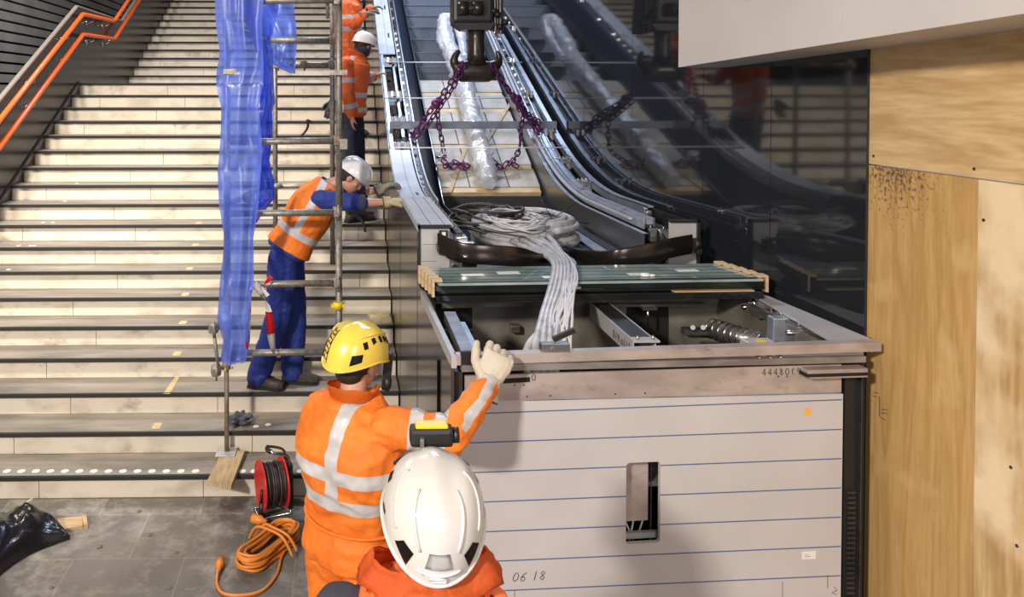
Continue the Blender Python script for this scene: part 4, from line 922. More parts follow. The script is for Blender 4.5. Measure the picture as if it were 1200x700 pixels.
# rear pair
for x, Y in ((389.5, 7.6), (322, 7.6)):
    a = aY(x, -60, Y); n_ = int((Y-S0)/ST)+1; spipe(a, V((a.x, a.y, SR*n_+.001)), .0242, 'galv', 'standard')
spipe(aY(389,-60,6.9), V((aY(389,0,6.9).x, 6.9, SR*5+.001)), .0242, 'galv', 'standard') if False else None
def ledger(x0, y0, x1, y1, Y, r=.0242, m='galv'):
    a, b = aY(x0,y0,Y), aY(x1,y1,Y); spipe(a, b, r, m, 'ledger')
    return a, b
def coupler(p, s=1):
    mb = MB(); mb.tube([p+V((-.03*s,0,-.0)), p+V((.035*s,0,0))], .034, 12); mb.tube([p+V((0,.0,-.035)), p+V((0,0,.035))], .033, 12)
    mb.box(tuple(p+V((-.022*s if s>0 else -.022,-.05,-.03))), tuple(p+V((.022,.0,.03))), bev=.004); mb.cyl(p+V((.01*s,-.045,-.06)), p+V((.01*s,-.045,.055)), .008, seg=8); mb.cyl(p+V((-.015*s,-.06,.0)), p+V((-.015*s,-.02,.0)), .011, seg=6)
    build(mb, 'coupler', 'rust' if R.random() < .3 else 'galv', sc)
for (y, xl) in ((412.5,268), (332,268), (249,268), (165,268), (0,268)):
    a, b = ledger(xl, y+1.5, 390, y, SY-.05, m='galv')
    coupler(b+V((.03,.03,0)))
ledger(310, 47.5, 391, 47, 6.9-.05); coupler(aY(390,47,6.85)); coupler(aY(311,48,6.85)); coupler(aY(309,60,6.85))
ledger(326, 75, 386, 76, 7.55); coupler(aY(388,75,7.55)); coupler(aY(325,76,7.55)); coupler(aY(356,75.5,7.5))
ledger(308, 219, 388, 217, 7.55); ledger(316, 218, 330, 218, 7.5)
spipe(aY(266,240,SY+.06), aY(309,219,7.5), nm='transom'); spipe(aY(267,30,SY+.06), aY(309,48,6.9), nm='transom'); coupler(aY(311,218,7.5)); coupler(aY(292,232,6.3))
mb = MB(); mb.box(tuple(aY(262,84,SY-.1)-V((0,.01,.018))), tuple(aY(277,84,SY-.1)+V((0,.01,.018)))); build(mb, 'bracket_plate', 'galv', sc)
mb = MB(); mb.box(tuple(aY(386,85,SY-.06)-V((0,.01,.018))), tuple(aY(407,85,SY-.06)+V((0,.01,.018)))); build(mb, 'bracket_plate', 'galv', sc)
mb = MB(); mb.box(tuple(aY(398,172,SY-.06)-V((0,.01,.018))), tuple(aY(407,166,SY-.06)+V((0,.01,.018)))); build(mb, 'bracket_plate', 'galv', sc)
spipe(aY(250,384,SY-.05), aY(257,440,SY-.05), .012, 'galv', 'brace_rod'); coupler(aY(253,434,SY-.05)); coupler(aY(250,384,SY-.04))
spipe(aY(383,-40,SY), aY(384,22,SY), .012, 'galv', 'brace_rod')
# plank under the jack
mb = MB(); a = aZ(238,570,SR+.035); 
p1_ = aZ(243,563,SR+.037); p2_ = aZ(271,569,SR+.037); p3_ = aZ(287,528,SR+.037); p4_ = aZ(262,526,SR+.037)
mb.prism([p1_, p2_, p3_, p4_], (0,0,-.035)); build(mb, 'sole_plank', 'plank', None, 'short wooden plank under the scaffold jack, jutting over the lowest step', 'plank')
# blue sheeting: folded curtains
def curtain(name, rows, m, lab, thick=.0015, seed=0, folds=5, amp=.05, nx=46, ny=90, group=None):
    """rows: list of (y_pixel, x_left, x_right, Y) from top to bottom"""
    g = []
    for i in range(ny+1):
        u = i/ny*(len(rows)-1); k = min(int(u), len(rows)-2); t = u-k; t = t*t*(3-2*t)
        y, xl, xr, Y = [rows[k][c]+(rows[k+1][c]-rows[k][c])*t for c in range(4)]
        row = []
        for j in range(nx+1):
            s = j/nx; x = xl+(xr-xl)*s+noise.noise(V((seed+i*.06, 3, 0)))*3*(1 if s in (0,1) else .5)
            zz = i/ny*8
            d = amp*(math.sin(s*folds*math.pi+seed+noise.noise(V((zz*.5, s*1.5, seed)))*4)+1.2*noise.noise(V((s*4, zz*.9, seed)))+.35*(1-abs(noise.noise(V((s*3+zz*.9, zz*.9-s*3, seed+4)))*3)))+.0015*noise.noise(V((s*20, zz*5, seed)))
            p = aY(x, y, Y); row.append(p+V((0, d, 0)))
        g.append(row)
    mb = MB(); vr = mb.grid(g)
    o = build(mb, name, m, None, lab, 'plastic sheet', group)
    return o
curtain('plastic_sheet', [(-40,251,310,5.53),(20,253,308,5.53),(60,258,309,5.53),(85,253,309,5.53),(100,253,309,5.53),(125,259,304,5.52),(165,257,306,5.53),(200,254,306,5.53),(240,256,303,5.52),(280,262,296,5.53),(330,257,297,5.53),(375,255,293,5.52),(400,262,294,5.53),(424,258,288,5.53),(427,262,282,5.5)], 'bluefilm', 'long pale blue translucent sheet wrapped round the left scaffold pole down to its foot', seed=1, folds=2.6, amp=.022)
curtain('plastic_sheet', [(-40,288,347,7.0),(20,290,346,7.0),(50,312,348,7.0),(75,318,346,7.0),(86,340,346,7.0)], 'bluefilm', 'shorter blue translucent sheet flapping at the top right of the scaffold bay', seed=5, folds=3, amp=.03, ny=50)
curtain('plastic_sheet', [(50,301,309,5.9),(90,304,318,5.9),(130,303,318,5.9),(160,302,320,5.9),(185,301,316,5.9),(210,302,322,5.9),(235,298,319,5.9),(262,294,300,5.9)], 'bluedeep', 'narrow deep blue strip of sheet hanging behind the long pale sheet', seed=8, folds=2, amp=.03, nx=26)
curtain('plastic_sheet', [(-40,268,324,5.75),(10,280,326,5.75),(45,296,318,5.75),(80,308,320,5.8),(120,312,322,5.8),(150,305,309,5.8)], 'bluefilm', 'crumpled blue sheet bunched around the upper ledger coupler', seed=12, folds=3, amp=.035, nx=34)
# barrier tape
bt = empty('barrier_tape', aY(305,333,SY-.1), 'red and white barrier tape knotted on the lower scaffold tube', 'tape')
def tape(pts, w=.04, cols=None):
    p = smooth_path([aY(*q) for q in pts], 8); n = len(p)
    for k in range(len(cols)):
        a, b = int(k*(n-1)/len(cols)), int((k+1)*(n-1)/len(cols)); mb = MB(); rows = []
        for i in range(a, b+1):
            t = (p[min(i+1,n-1)]-p[max(0,i-1)]).normalized(); s = V((math.cos(i*.12), math.sin(i*.12)*.6, 0)); s = (s-t*s.dot(t)).normalized()
            rows.append([p[i]-s*w/2, p[i]+V((0,-.006,0)), p[i]+s*w/2])
        mb.grid(rows); bmesh.ops.solidify(mb.bm, geom=list(mb.bm.faces), thickness=.0015); build(mb, 'tape_length', cols[k], bt, label='red length' if cols[k] == 'tapered' else 'white length')
tape([(302,331,5.55),(296,337,5.53),(293,352,5.52),(291,378,5.52),(290,400,5.52),(290,410,5.52)], .035, ['tapewhite','tapered','tapewhite','tapered'])
tape([(300,334,5.53),(306,343,5.52),(313,356,5.51),(316,376,5.51),(318,396,5.53),(321,416,5.5)], .055, ['tapewhite','tapewhite','tapered','tapewhite'])
tape([(318,324,5.53),(312,331,5.52),(308,338,5.52),(314,347,5.51)], .03, ['tapered','tapewhite'])
# dark rag / glove left of the jack on the second tread
def rag(name, c, r, m, lab, cat, seed=0, flat=.4):
    mb = MB(); bmesh.ops.create_icosphere(mb.bm, subdivisions=4, radius=1)
    for v in mb.bm.verts:
        q = v.co.copy(); d = 1+.55*noise.noise(q*1.6+V((seed,0,0)))+.3*noise.noise(q*4+V((seed,3,0)))
        v.co = V(c)+V((q.x*r*d, q.y*r*d*.8, max(0.002, (q.z*.5+.5)*r*flat*2*d)))
    for f in mb.bm.faces: f.smooth = True
    return build(mb, name, m, None, lab, cat)
p = aZ(282, 497, SR*2); rag('crumpled_rag', (p.x, p.y, SR*2), .085, 'rag', 'dark crumpled rag lying on the second step right of the scaffold jack', 'rag', 2)
# strap on the step and tools by the wall
mb = MB(); mb.tube(smooth_path([aY(352,160,9.12), aY(358,154,9.13), aY(361,147,9.12), aY(360,141,9.10), aY(366,144,9.12)], 6), .014, 8); build(mb, 'black_strap', 'black', None, 'twisted black strap lying on a step behind the scaffold', 'strap')
p = aY(420,252,7.1); zt4 = SR*6
mb = MB(); b0 = aZ(405,256,SR*6); mb.tube(smooth_path([aY(411,246,6.95), aY(420,255,6.95), aY(426,262,6.93), aY(428,272,6.9)], 5), .012, 8); mb.box(tuple(aY(408,252,6.98)), tuple(aY(438,247,7.03))); build(mb, 'hand_tool', 'black', None, 'black hand tool with hanging strap on the step by the worker in blue', 'tool')
# yellow pads and pieces of tape on treads
def flat(name, pts, z, m, h, lab, cat, group=None):
    mb = MB(); mb.prism([V((aZ(x,y,z).x, aZ(x,y,z).y, z+.0005)) for x, y in pts], (0,0,h)); return build(mb, name, m, None, lab, cat, group)
flat('yellow_pad', ((431,370),(455,369),(459,378),(437,380)), SR*5, 'tape', .02, 'flat yellow pad on a tread beside the escalator cladding', 'pad')
for k, (x, y, n, w, h, dx, dy) in enumerate(((204,447,3,11,19,9,-15),(183,506,2,9,8,3,-3),(207,416,4,9,7,3,-3),(214,379,5,9,8,3,-4),(217,347,6,9,7,3,-3),(222,316,7,8,4,2,-2),(229,289,8,8,3,2,-2),(233,262,9,7,3,2,-2))):
    labs = ['long strip of yellow tape with dark end on the third tread', 'small yellow tape square on the second tread from the floor', 'yellow tape square on the fourth tread from the floor', 'yellow tape square on the fifth tread from the floor', 'yellow tape square on the sixth tread from the floor', 'faint yellow tape piece on the seventh tread from the floor', 'faint yellow tape piece on the eighth tread from the floor', 'topmost faint yellow tape piece, on the ninth tread']
    yy = y
    if k == 0: flat('floor_tape', ((191,462),(199,462),(211,441),(206,441)), SR*3, 'tape', .001, labs[0], 'tape', 'yellow tape pieces on the treads')
    else:
        z = SR*n; p = aZ(x, yy, z); yc = nose(n)+.12
        mb = MB(); xx = (x-400)/F*yc; mb.box((xx-.03, yc-.05, z), (xx+.03, yc+.05, z+.001)); build(mb, 'floor_tape', 'tape', None, labs[k], 'tape', 'yellow tape pieces on the treads')
# ---- cable reel
rc = aZ(322, 604, 0); RX, RY = rc.x, rc.y+.0
reel = empty('cable_reel', (RX, RY, 0), 'black and red cable reel with chrome handle standing at the foot of the stairs', 'cable reel')
ax = V((.94,.34,0)).normalized(); side = V((-ax.y, ax.x, 0)); C0 = V((RX-.02, RY+.02, .20))
def disc(c, r, t, m, nm, hole=0):
    mb = MB(); mb.tube([c-ax*t/2, c+ax*t/2], r, 36, m); return build(mb, nm, m, reel, label='red reel flange')
def ring(mb, c, r, rr, seg=30, m=None): mb.tube([c+side*r*math.cos(a)+V((0,0,r*math.sin(a))) for a in [i*2*math.pi/seg for i in range(seg)]], rr, 8, m, closed=True)
disc(C0-ax*.075, .155, .006, 'redp', 'flange'); disc(C0+ax*.075, .155, .006, 'redp', 'flange')
mb = MB(); ring(mb, C0-ax*.075, .155, .007); build(mb, 'flange_rim', 'redp', reel); mb = MB(); ring(mb, C0+ax*.075, .155, .007); build(mb, 'flange_rim', 'redp', reel)
for k in range(9):
    mb = MB(); ring(mb, C0+ax*(-.062+.0155*k), .125+.008*math.sin(k*2.3), .0085); build(mb, 'wound_cable', 'bcable', reel)
mb = MB(); mb.cyl(C0-ax*.07, C0+ax*.07, .11); build(mb, 'drum', 'black', reel)
mb = MB(); fr_ = C0+ax*.11
for s in (-1,1):
    mb.obox(fr_+side*.055*s+V((0,0,-.16)), fr_+side*.045*s+V((0,0,.14)), .035, .03, bev=.006, up=ax)
mb.obox(fr_+side*-.07+V((0,0,.10)), fr_+side*.07+V((0,0,.10)), .07, .03, bev=.008, up=ax); mb.obox(fr_+side*-.06+V((0,0,-.05)), fr_+side*.06+V((0,0,-.05)), .05, .03, bev=.008, up=ax)
mb.obox(fr_+side*-.08+V((0,0,.0)), fr_+side*.08+V((0,0,-.0)), .06, .026, bev=.008, up=ax)
for s in (-1,1): mb.obox(fr_+side*.09*s+V((0,0,-.14)), fr_+side*.08*s+V((0,0,.1)), .02, .02, bev=.004, up=ax)
build(mb, 'reel_frame', 'black', reel)
mb = MB(); hs = smooth_path([fr_+side*.05+V((0,0,.12)), fr_+side*.05+V((0,0,.19))-ax*.02, C0+side*.05+V((0,0,.225)), C0-ax*.03+V((0,0,.23)), C0-side*.05+V((0,0,.225)), fr_-side*.05+V((0,0,.19))-ax*.02, fr_-side*.05+V((0,0,.12))], 6)
mb.tube(hs, .009, 10); build(mb, 'handle', 'chrome', reel, label='chrome handle'); 
mb = MB(); mb.tube(hs[14:23], .0155, 12); build(mb, 'grip', 'rubber', reel, label='black rubber grip')
mb = MB(); mb.tube([fr_-side*.05+V((0,0,-.15)), V((fr_.x,fr_.y,.012))-side*.06, V((C0.x,C0.y,.012))-side*.06-ax*.1, V((C0.x,C0.y,.012))+side*.08-ax*.1, V((fr_.x,fr_.y,.012))+side*.08, fr_+side*.05+V((0,0,-.15))], .008, 8); build(mb, 'foot_tube', 'chrome', reel)
mb = MB(); q = C0-ax*.085-side*.06; mb.tube([V((q.x,q.y,.02)), V((q.x,q.y,.12))], .02, 12, rs=[.022,.018]); mb.tube([V((q.x,q.y,.12)), V((q.x,q.y,.2))], .009, 8); build(mb, 'plug', 'black', reel)
# ---- orange extension cord
oc = empty('extension_cord', aZ(305,655,0), 'orange extension cord coiled in a heap on the floor with plug and socket', 'extension cord')
def fl(x, y, z=.01): p = aZ(x, y, 0); return V((p.x, p.y, z))
pts = []; r3 = random.Random(4); ca = fl(292,668); cb = fl(338,630)
axv = (cb-ca); La = axv.length; ad = axv.normalized(); sd = V((-ad.y, ad.x, 0))
for k in range(13):
    a_ = La*(.62-.02*(k%5)); b_ = .155-.012*(k%5)
    for j in range(16):
        an = 2*math.pi*j/16; tw = .75+.25*math.cos(an*2)
        q = (ca+cb)/2+ad*(a_*math.cos(an)+r3.uniform(-.008,.008)+.02*math.sin(k))+sd*(b_*math.sin(an)*tw+r3.uniform(-.006,.006)); q.z = .012+.0065*k+.012*abs(math.cos(an)); pts.append(q)
mb = MB(); mb.tube(smooth_path(pts, 3), .0088, 8); build(mb, 'cord_coil', 'ocable', oc)
mb = MB(); mb.tube(smooth_path([(ca+cb)/2+ad*.02+sd*.17+V((0,0,.02)), (ca+cb)/2+ad*.0+sd*.1+V((0,0,.12)), (ca+cb)/2+V((0,0,.13)), (ca+cb)/2-sd*.1+V((0,0,.11)), (ca+cb)/2-sd*.17+V((0,0,.02))], 6), .0088, 8)
mb.tube(smooth_path([(ca+cb)/2+ad*.04+sd*.16+V((0,0,.02)), (ca+cb)/2+ad*.05+sd*.08+V((0,0,.115)), (ca+cb)/2+ad*.04+V((0,0,.125)), (ca+cb)/2+ad*.05-sd*.1+V((0,0,.1)), (ca+cb)/2+ad*.06-sd*.16+V((0,0,.02))], 6), .0088, 8); build(mb, 'cord_wrap', 'ocable', oc)
mb = MB(); mb.tube(smooth_path([fl(256,672,.03), fl(254,686), fl(262,698), fl(285,700), fl(308,694), fl(324,676), fl(330,655), fl(340,640,.03)], 7), .0088, 8); build(mb, 'loose_end', 'ocable', oc)
mb = MB(); a, b = fl(256,674,.03), fl(259,661,.03); mb.tube([a, a.lerp(b,.3), a.lerp(b,.35), b], .02, 12, rs=[.011,.014,.024,.022]); mb.cyl(b, b+(b-a).normalized()*.025+V((-.008,0,0)), .003, 'chrome', 6); mb.cyl(b+V((.012,0,0)), b+(b-a).normalized()*.025+V((.012,0,0)), .003, 'chrome', 6); mb.mats = ['ocable','chrome']; build(mb, 'plug', 'ocable', oc)
mb = MB(); a, b = fl(313,620,.045), fl(296,616,.045); mb.tube([a, a.lerp(b,.3), a.lerp(b,.4), b, b+(b-a)*.02], .02, 14, rs=[.012,.018,.028,.03,.026]); build(mb, 'socket', 'ocable', oc)
# ---- black tarp heap with eyelet, wooden offcuts, wire
mb = MB(); g = []
ol = [(-60,600),(0,605),(35,604),(62,611),(82,632)]; il = [(-60,720),(-30,712),(0,676),(38,650),(82,633)]
ol = smooth_path([fl(*q,0) for q in ol], 10); il = smooth_path([fl(*q,0) for q in il], 10); n = len(ol)
for i in range(n):
    a, b = ol[i], il[i]; row = []
    for j in range(31):
        t = j/30; p = a.lerp(b, t); hgt = math.sin(math.pi*min(1,max(0,t)))**.6*.16*min(1, (n-1-i)/16+.06)
        p.z = .004+hgt*(1+.5*noise.noise(V((i*.12,t*4,0))))+.02*abs(noise.noise(V((i*.4,t*9,2)))); row.append(p)
    g.append(row)
mb.grid(g); tp = build(mb, 'tarpaulin', 'tarp', None, 'crumpled shiny black tarpaulin heap at the bottom left with a metal eyelet', 'tarpaulin')
e = fl(77,631,.012); mb = MB(); mb.tube([e+V((.014*math.cos(a),.014*math.sin(a),.004)) for a in [i*math.pi/8 for i in range(16)]], .004, 6, closed=True); build(mb, 'eyelet', 'chrome', tp)
for k, (q, lab) in enumerate(((((67,612),(96,609),(97,620),(72,625)), 'larger pale wooden offcut beside the black tarpaulin'), (((96,609.5),(101,609),(103,620),(98,621)), 'small narrow wooden offcut at the end of the larger one'))):
    flat('wood_offcut', q, .0, 'wood', .022+.008*k, lab, 'wood offcut', 'wooden offcuts by the tarpaulin')
mb = MB(); mb.tube(smooth_path([fl(14,604,.012), fl(26,598,.03), fl(38,593,.05)], 5), .0035, 6); build(mb, 'white_wire', 'tapewhite', None, 'short white wire sticking up behind the black tarpaulin', 'wire')
# small debris on the floor
for k, (x, y) in enumerate(((117,642),(176,628),(207,649),(163,600),(60,690),(198,690))):
    p = fl(x, y); rag('debris_crumb', (p.x, p.y, 0), .012+.004*(k==0), 'rust', ['largest dark crumb of debris on the floor below the wooden offcuts','small crumb of debris in the middle of the paving','small crumb of debris toward the orange cord','crumb of debris just below the lowest step','crumb of debris near the bottom left edge','crumb of debris at the bottom centre left'][k], 'debris', k)
# ================================================================== PEOPLE
def remesh(mb, vox, sm=4):
    fixn(mb.bm); me = bpy.data.meshes.new('tmp'); mb.bm.to_mesh(me); mb.bm.free()
    o = bpy.data.objects.new('tmp', me); COL.objects.link(o)
    r = o.modifiers.new('r', 'REMESH'); r.mode = 'VOXEL'; r.voxel_size = vox; r.use_smooth_shade = True
    s = o.modifiers.new('s', 'SMOOTH'); s.iterations = sm; s.factor = .5
    dg = bpy.context.evaluated_depsgraph_get(); dg.update(); ne = bpy.data.meshes.new_from_object(o.evaluated_get(dg))
    bpy.data.objects.remove(o); bpy.data.meshes.remove(me)
    out = MB(); out.bm.from_mesh(ne); bpy.data.meshes.remove(ne)
    for f in out.bm.faces: f.smooth = True; f.material_index = 0
    return out
def wrinkle(mb, amp, sc=9, st=V((1,1,1.6)), seed=0, pred=None):
    mb.bm.normal_update()
    for v in mb.bm.verts:
        p = V((v.co.x*st.x, v.co.y*st.y, v.co.z*st.z))*sc+V((seed,seed,0))
        q = noise.noise(p+V((noise.noise(p*.5),0,noise.noise(p*.5+V((5,0,0)))))*1.2)
        w = (1-abs(q)*2.2)*.6+noise.noise(p*.45)*.8+.35*noise.noise(p*2.6)
        v.co += v.normal*amp*w
def stripe(mb, co, no, w, pred, mi=1):
    bm = mb.bm; no = V(no).normalized(); co = V(co)
    for s in (-.5, .5):
        fs = [f for f in bm.faces if pred(f.calc_center_median()) and abs((f.calc_center_median()-co).dot(no)) < w*.5+.03]
        geom = list({e for f in fs for e in f.edges})+list({v for f in fs for v in f.verts})+fs
        bmesh.ops.bisect_plane(bm, geom=geom, plane_co=co+no*w*s, plane_no=no)
    for f in bm.faces:
        c = f.calc_center_median()
        if abs((c-co).dot(no)) < w*.5 and pred(c): f.material_index = mi
def segd(p, a, b):
    ab = b-a; t = max(0, min(1, (p-a).dot(ab)/ab.length_squared)); return (p-a-ab*t).length
def torso(mb, J, add=0, low=-.08, hi=1.0):
    pel, ch, nk = J['pelvis'], J['chest'], J['neck']
    up0 = (ch-pel).normalized()
    K = [(-.13,.13,.10),(-.06,.172,.125),(.02,.178,.13),(.25,.155,.115),(.5,.160,.12),(.8,.188,.13),(1.0,.195,.125),(1.18,.185,.11),(1.32,.12,.085),(1.42,.07,.068)]
    K = [k for k in K if k[0] >= low and k[0] <= hi*1.45]
    rings = []
    for t, w, d in K:
        if t <= 1: c = pel.lerp(ch, t) if t >= 0 else pel+(pel-ch)*(-t)
        else: c = ch.lerp(nk, (t-1)/.42)
        u = max(0, min(1, t)); r = J['r0'].lerp(J['r1'], u).normalized(); f = up0.cross(r).normalized()*1.0
        s = J.get('girth', 1)
        rings.append([c + r*(abs(math.cos(a))**.85*math.copysign(1,math.cos(a))*(w*s+add)) + f*(abs(math.sin(a))**.9*math.copysign(1,math.sin(a))*(d*s+add)) for a in [i*2*math.pi/24 for i in range(24)]])
    mb.loft(rings)
def limb(mb, pts, rad): 
    p = [V(q) for q in pts]; out = []; rr = []
    for i in range(len(p)-1):
        for k in range(4): out.append(p[i].lerp(p[i+1], k/4)); rr.append(rad[i]+(rad[i+1]-rad[i])*k/4)
    out.append(p[-1]); rr.append(rad[-1])
    mb.tube(out, .1, 14, rs=rr, round_=True)
def head_shape(mb, c, f, up, s=1):
    r = f.cross(up).normalized(); Rm = Matrix((r, f, up)).transposed()
    def at(x, y, z): return c+Rm@V((x,y,z))*s
    mb.ball(at(0,-.012,.03), (.076*s,.096*s,.088*s), seg=24, rot=Rm); mb.ball(at(0,.022,-.03), (.062*s,.066*s,.080*s), seg=20, rot=Rm); mb.ball(at(0,.040,-.082), (.036*s,.034*s,.028*s), seg=14, rot=Rm)
    mb.ball(at(0,.086,-.018), (.012*s,.017*s,.026*s), seg=12, rot=Rm); mb.ball(at(0,.092,-.035), (.016*s,.014*s,.010*s), seg=12, rot=Rm)
    mb.ball(at(0,.068,.028), (.052*s,.018*s,.010*s), seg=12, rot=Rm); mb.ball(at(0,.074,-.062), (.024*s,.012*s,.010*s), seg=12, rot=Rm)
    for q in (-1,1): mb.ball(at(q*.077,-.008,-.01), (.010*s,.020*s,.032*s), seg=10, rot=Rm); mb.ball(at(q*.045,.058,-.02), (.02*s,.018*s,.018*s), seg=10, rot=Rm)
def hand(mb, w, d, n, side, curl=.5, s=1, spread=.0, fat=1):
    """w wrist, d direction to the fingers, n palm facing, side: +1 the thumb lies along d x n, else -1"""
    d = V(d).normalized(); n = (V(n)-d*V(n).dot(d)).normalized(); t = d.cross(n)*side
    rings = []
    for u, ww, hh in ((-.02,.026,.02),(.02,.032,.019),(.05,.04,.018),(.08,.042,.016),(.095,.038,.013)):
        rings.append([w+(d*u+t*(ww*math.cos(a))*fat+n*(hh*math.sin(a))*fat)*s for a in [i*math.pi/7 for i in range(14)]])
    mb.loft(rings)
    for k, (off, L) in enumerate(((.031,.072),(.011,.080),(-.010,.074),(-.030,.058))):
        p = w+(d*.088+t*off*fat)*s; dd = (d+t*spread*(1.5-k)*.2).normalized(); chain_ = [p-dd*.02*s, p]; a = curl*(.55+.08*k)
        for j, fr2 in enumerate((.45,.30,.25)):
            dd = (dd*math.cos(a)+n*math.sin(a)).normalized(); nn = n
            n2 = (n*math.cos(a)-(dd)*0).normalized(); p = p+dd*L*fr2*s; chain_.append(p); a = curl*(.9 if j == 0 else .75)
            n_loc = dd.cross(t*side); n = n_loc if n_loc.dot(n) > 0 else -n_loc
        n = (V(nn)-d*V(nn).dot(d)); n = (V(N0)-d*V(N0).dot(d)).normalized() if False else ORIG[0]
        mb.tube(chain_, .01, 10, rs=[.0105*s*fat,.0105*s*fat,.0098*s*fat,.009*s*fat,.0078*s*fat], round_=True)
    p = w+(d*.025+t*.03*fat)*s; dt = (d*.62+t*.7+ORIG[0]*.28).normalized(); q1 = p+dt*.035*s; dt2 = (d*.85+t*.25+ORIG[0]*.35).normalized(); q2 = q1+dt2*.032*s; q3 = q2+(dt2+ORIG[0]*.3).normalized()*.024*s
    mb.tube([p-dt*.015*s, p, q1, q2, q3], .01, 10, rs=[.014*s*fat,.015*s*fat,.0125*s*fat,.0115*s*fat,.009*s*fat], round_=True)
ORIG = [V((0,0,1))]
def hand_(mb, w, d, n, side, **k):
    d = V(d).normalized(); ORIG[0] = (V(n)-d*V(n).dot(d)).normalized(); hand(mb, w, d, n, side, **k)
def boot(par, an, toe, m='boot', vox=.007, nm='boot'):
    f = (toe-an); f.z = 0; f.normalize(); base = min(an.z, toe.z); g = V((an.x, an.y, 0)); z0 = toe.z
    mb = MB(); limb(mb, [an+V((0,0,.10)), an+V((0,0,.02))], [.058,.055]); 
    r = V((f.y,-f.x,0)); rings = []
    for u, w_, h_ in ((-.08,.032,.06),(-.06,.044,.10),(.0,.050,.12),(.06,.050,.105),(.12,.054,.08),(.17,.052,.066),(.205,.034,.045)):
        c = V((an.x,an.y,z0))+f*u; rings.append([c+r*(w_*math.cos(a))+V((0,0,h_/2+h_/2*(abs(math.sin(a))**.7)*math.copysign(1,math.sin(a)))) for a in [i*math.pi/8 for i in range(16)]])
    mb.loft(rings); o = remesh(mb, vox, 3); wrinkle(o, .003, 20); b = build(o, nm, m, par)
    mb = MB(); rings = []
    for u, w_ in ((-.085,.034),(-.06,.047),(.0,.052),(.06,.053),(.12,.058),(.17,.056),(.212,.035)):
        c = V((an.x,an.y,z0))+f*u; rings.append([c-r*w_, c+r*w_, c+r*w_+V((0,0,.02)), c-r*w_+V((0,0,.02))])
    mb.loft(rings, smooth=False); build(mb, 'sole', 'black', b)
def helmet(par, c, f, up, m, kind='plain', L=.142, Wd=.112, Hh=.145, lamp=False, lab=None):
    """c: centre of the rim plane"""
    r = f.cross(up).normalized(); Rm = Matrix((r, f, up)).transposed()
    def sp_(az, el, o=0):
        # az 0 = front, clockwise to the right; el 0 rim .. 1 top
        ca, sa = math.cos(az), math.sin(az); e = el*math.pi/2
        rad = math.cos(e)**.72; h = math.sin(e)**.92
        x = sa*Wd*rad; y = ca*L*rad*(1.0 if ca > 0 else 1.06); z = h*Hh
        if kind == 'climb': z -= (1-el)**1.5*(.022*max(0,-ca)**1.2*1.4 + .008*max(0,ca) - .018*abs(sa)**2)
        else: z -= (1-el)**2*.012*max(0,-ca)
        if kind == 'climb': # faceted ridges running front to back
            z += .0035*math.cos(x/Wd*3.1*math.pi)*el
        p = V((x,y,z)); nrm = V((x/Wd**2, y/L**2, max(.02,z)/Hh**2)).normalized()
        return c+Rm@(p+nrm*o)
    mb = MB(); rows = []
    n = 56; els = [0,.02,.05,.1,.18,.26,.34,.42,.5,.58,.66,.74,.82,.88,.93,.97]
    for el in els: rows.append([sp_(i*2*math.pi/n, el) for i in range(n)])
    vr = mb.grid(rows, m, closed=True); k = mb.mi(m); tv = mb.bm.verts.new(sp_(0,1)); 
    for i in range(n): f_ = mb.bm.faces.new((vr[-1][i], vr[-1][(i+1)%n], tv)); f_.material_index = k; f_.smooth = True
    inner = [[sp_(i*2*math.pi/n, 0) for i in range(n)], [sp_(i*2*math.pi/n, .02, -.012) for i in range(n)], [sp_(i*2*math.pi/n, .4, -.012) for i in range(n)]]
    ri = mb.grid(inner, 'black', closed=True); kb = mb.mi('black'); f_ = mb.bm.faces.new(ri[-1]); f_.material_index = kb
    hm = build(mb, 'helmet', m, par, label=lab)
    # rim bead and peak
    mb = MB(); mb.tube([sp_(i*2*math.pi/n, .015, .001) for i in range(n)], .0042 if kind == 'climb' else .005, 8, closed=True); build(mb, 'helmet_rim', m, hm)
    if kind == 'plain':
        mb = MB(); rows = []
        for j in range(5):
            u = j/4; rows.append([sp_(a, .03)+Rm@V((0, .05*u*math.cos(a*1.2), -.016*u)) for a in [-1.1+2.2*i/16 for i in range(17)]])
        mb.grid(rows); bmesh.ops.solidify(mb.bm, geom=list(mb.bm.faces), thickness=.004); build(mb, 'helmet_peak', m, hm)
        mb = MB(); mb.tube([sp_(0, .25+.07*i, .001) for i in range(11)]+[sp_(math.pi, .95-.07*i, .001) for i in range(10)], .006, 8); build(mb, 'helmet_ridge', m, hm)
    def patch(pts, o=.0016, mm='black', nm='vent'):
        mb = MB(); (a0,e0),(a1,e1),(a2,e2),(a3,e3) = pts; rows = []
        for i in range(5):
            u = i/4; rows.append([sp_((a0+(a1-a0)*v)*(1-u)+(a3+(a2-a3)*v)*u, (e0+(e1-e0)*v)*(1-u)+(e3+(e2-e3)*v)*u, o) for v in (0,.25,.5,.75,1)])
        mb.grid(rows); bmesh.ops.solidify(mb.bm, geom=list(mb.bm.faces), thickness=.002); build(mb, nm, mm, hm)
    return hm, sp_, patch
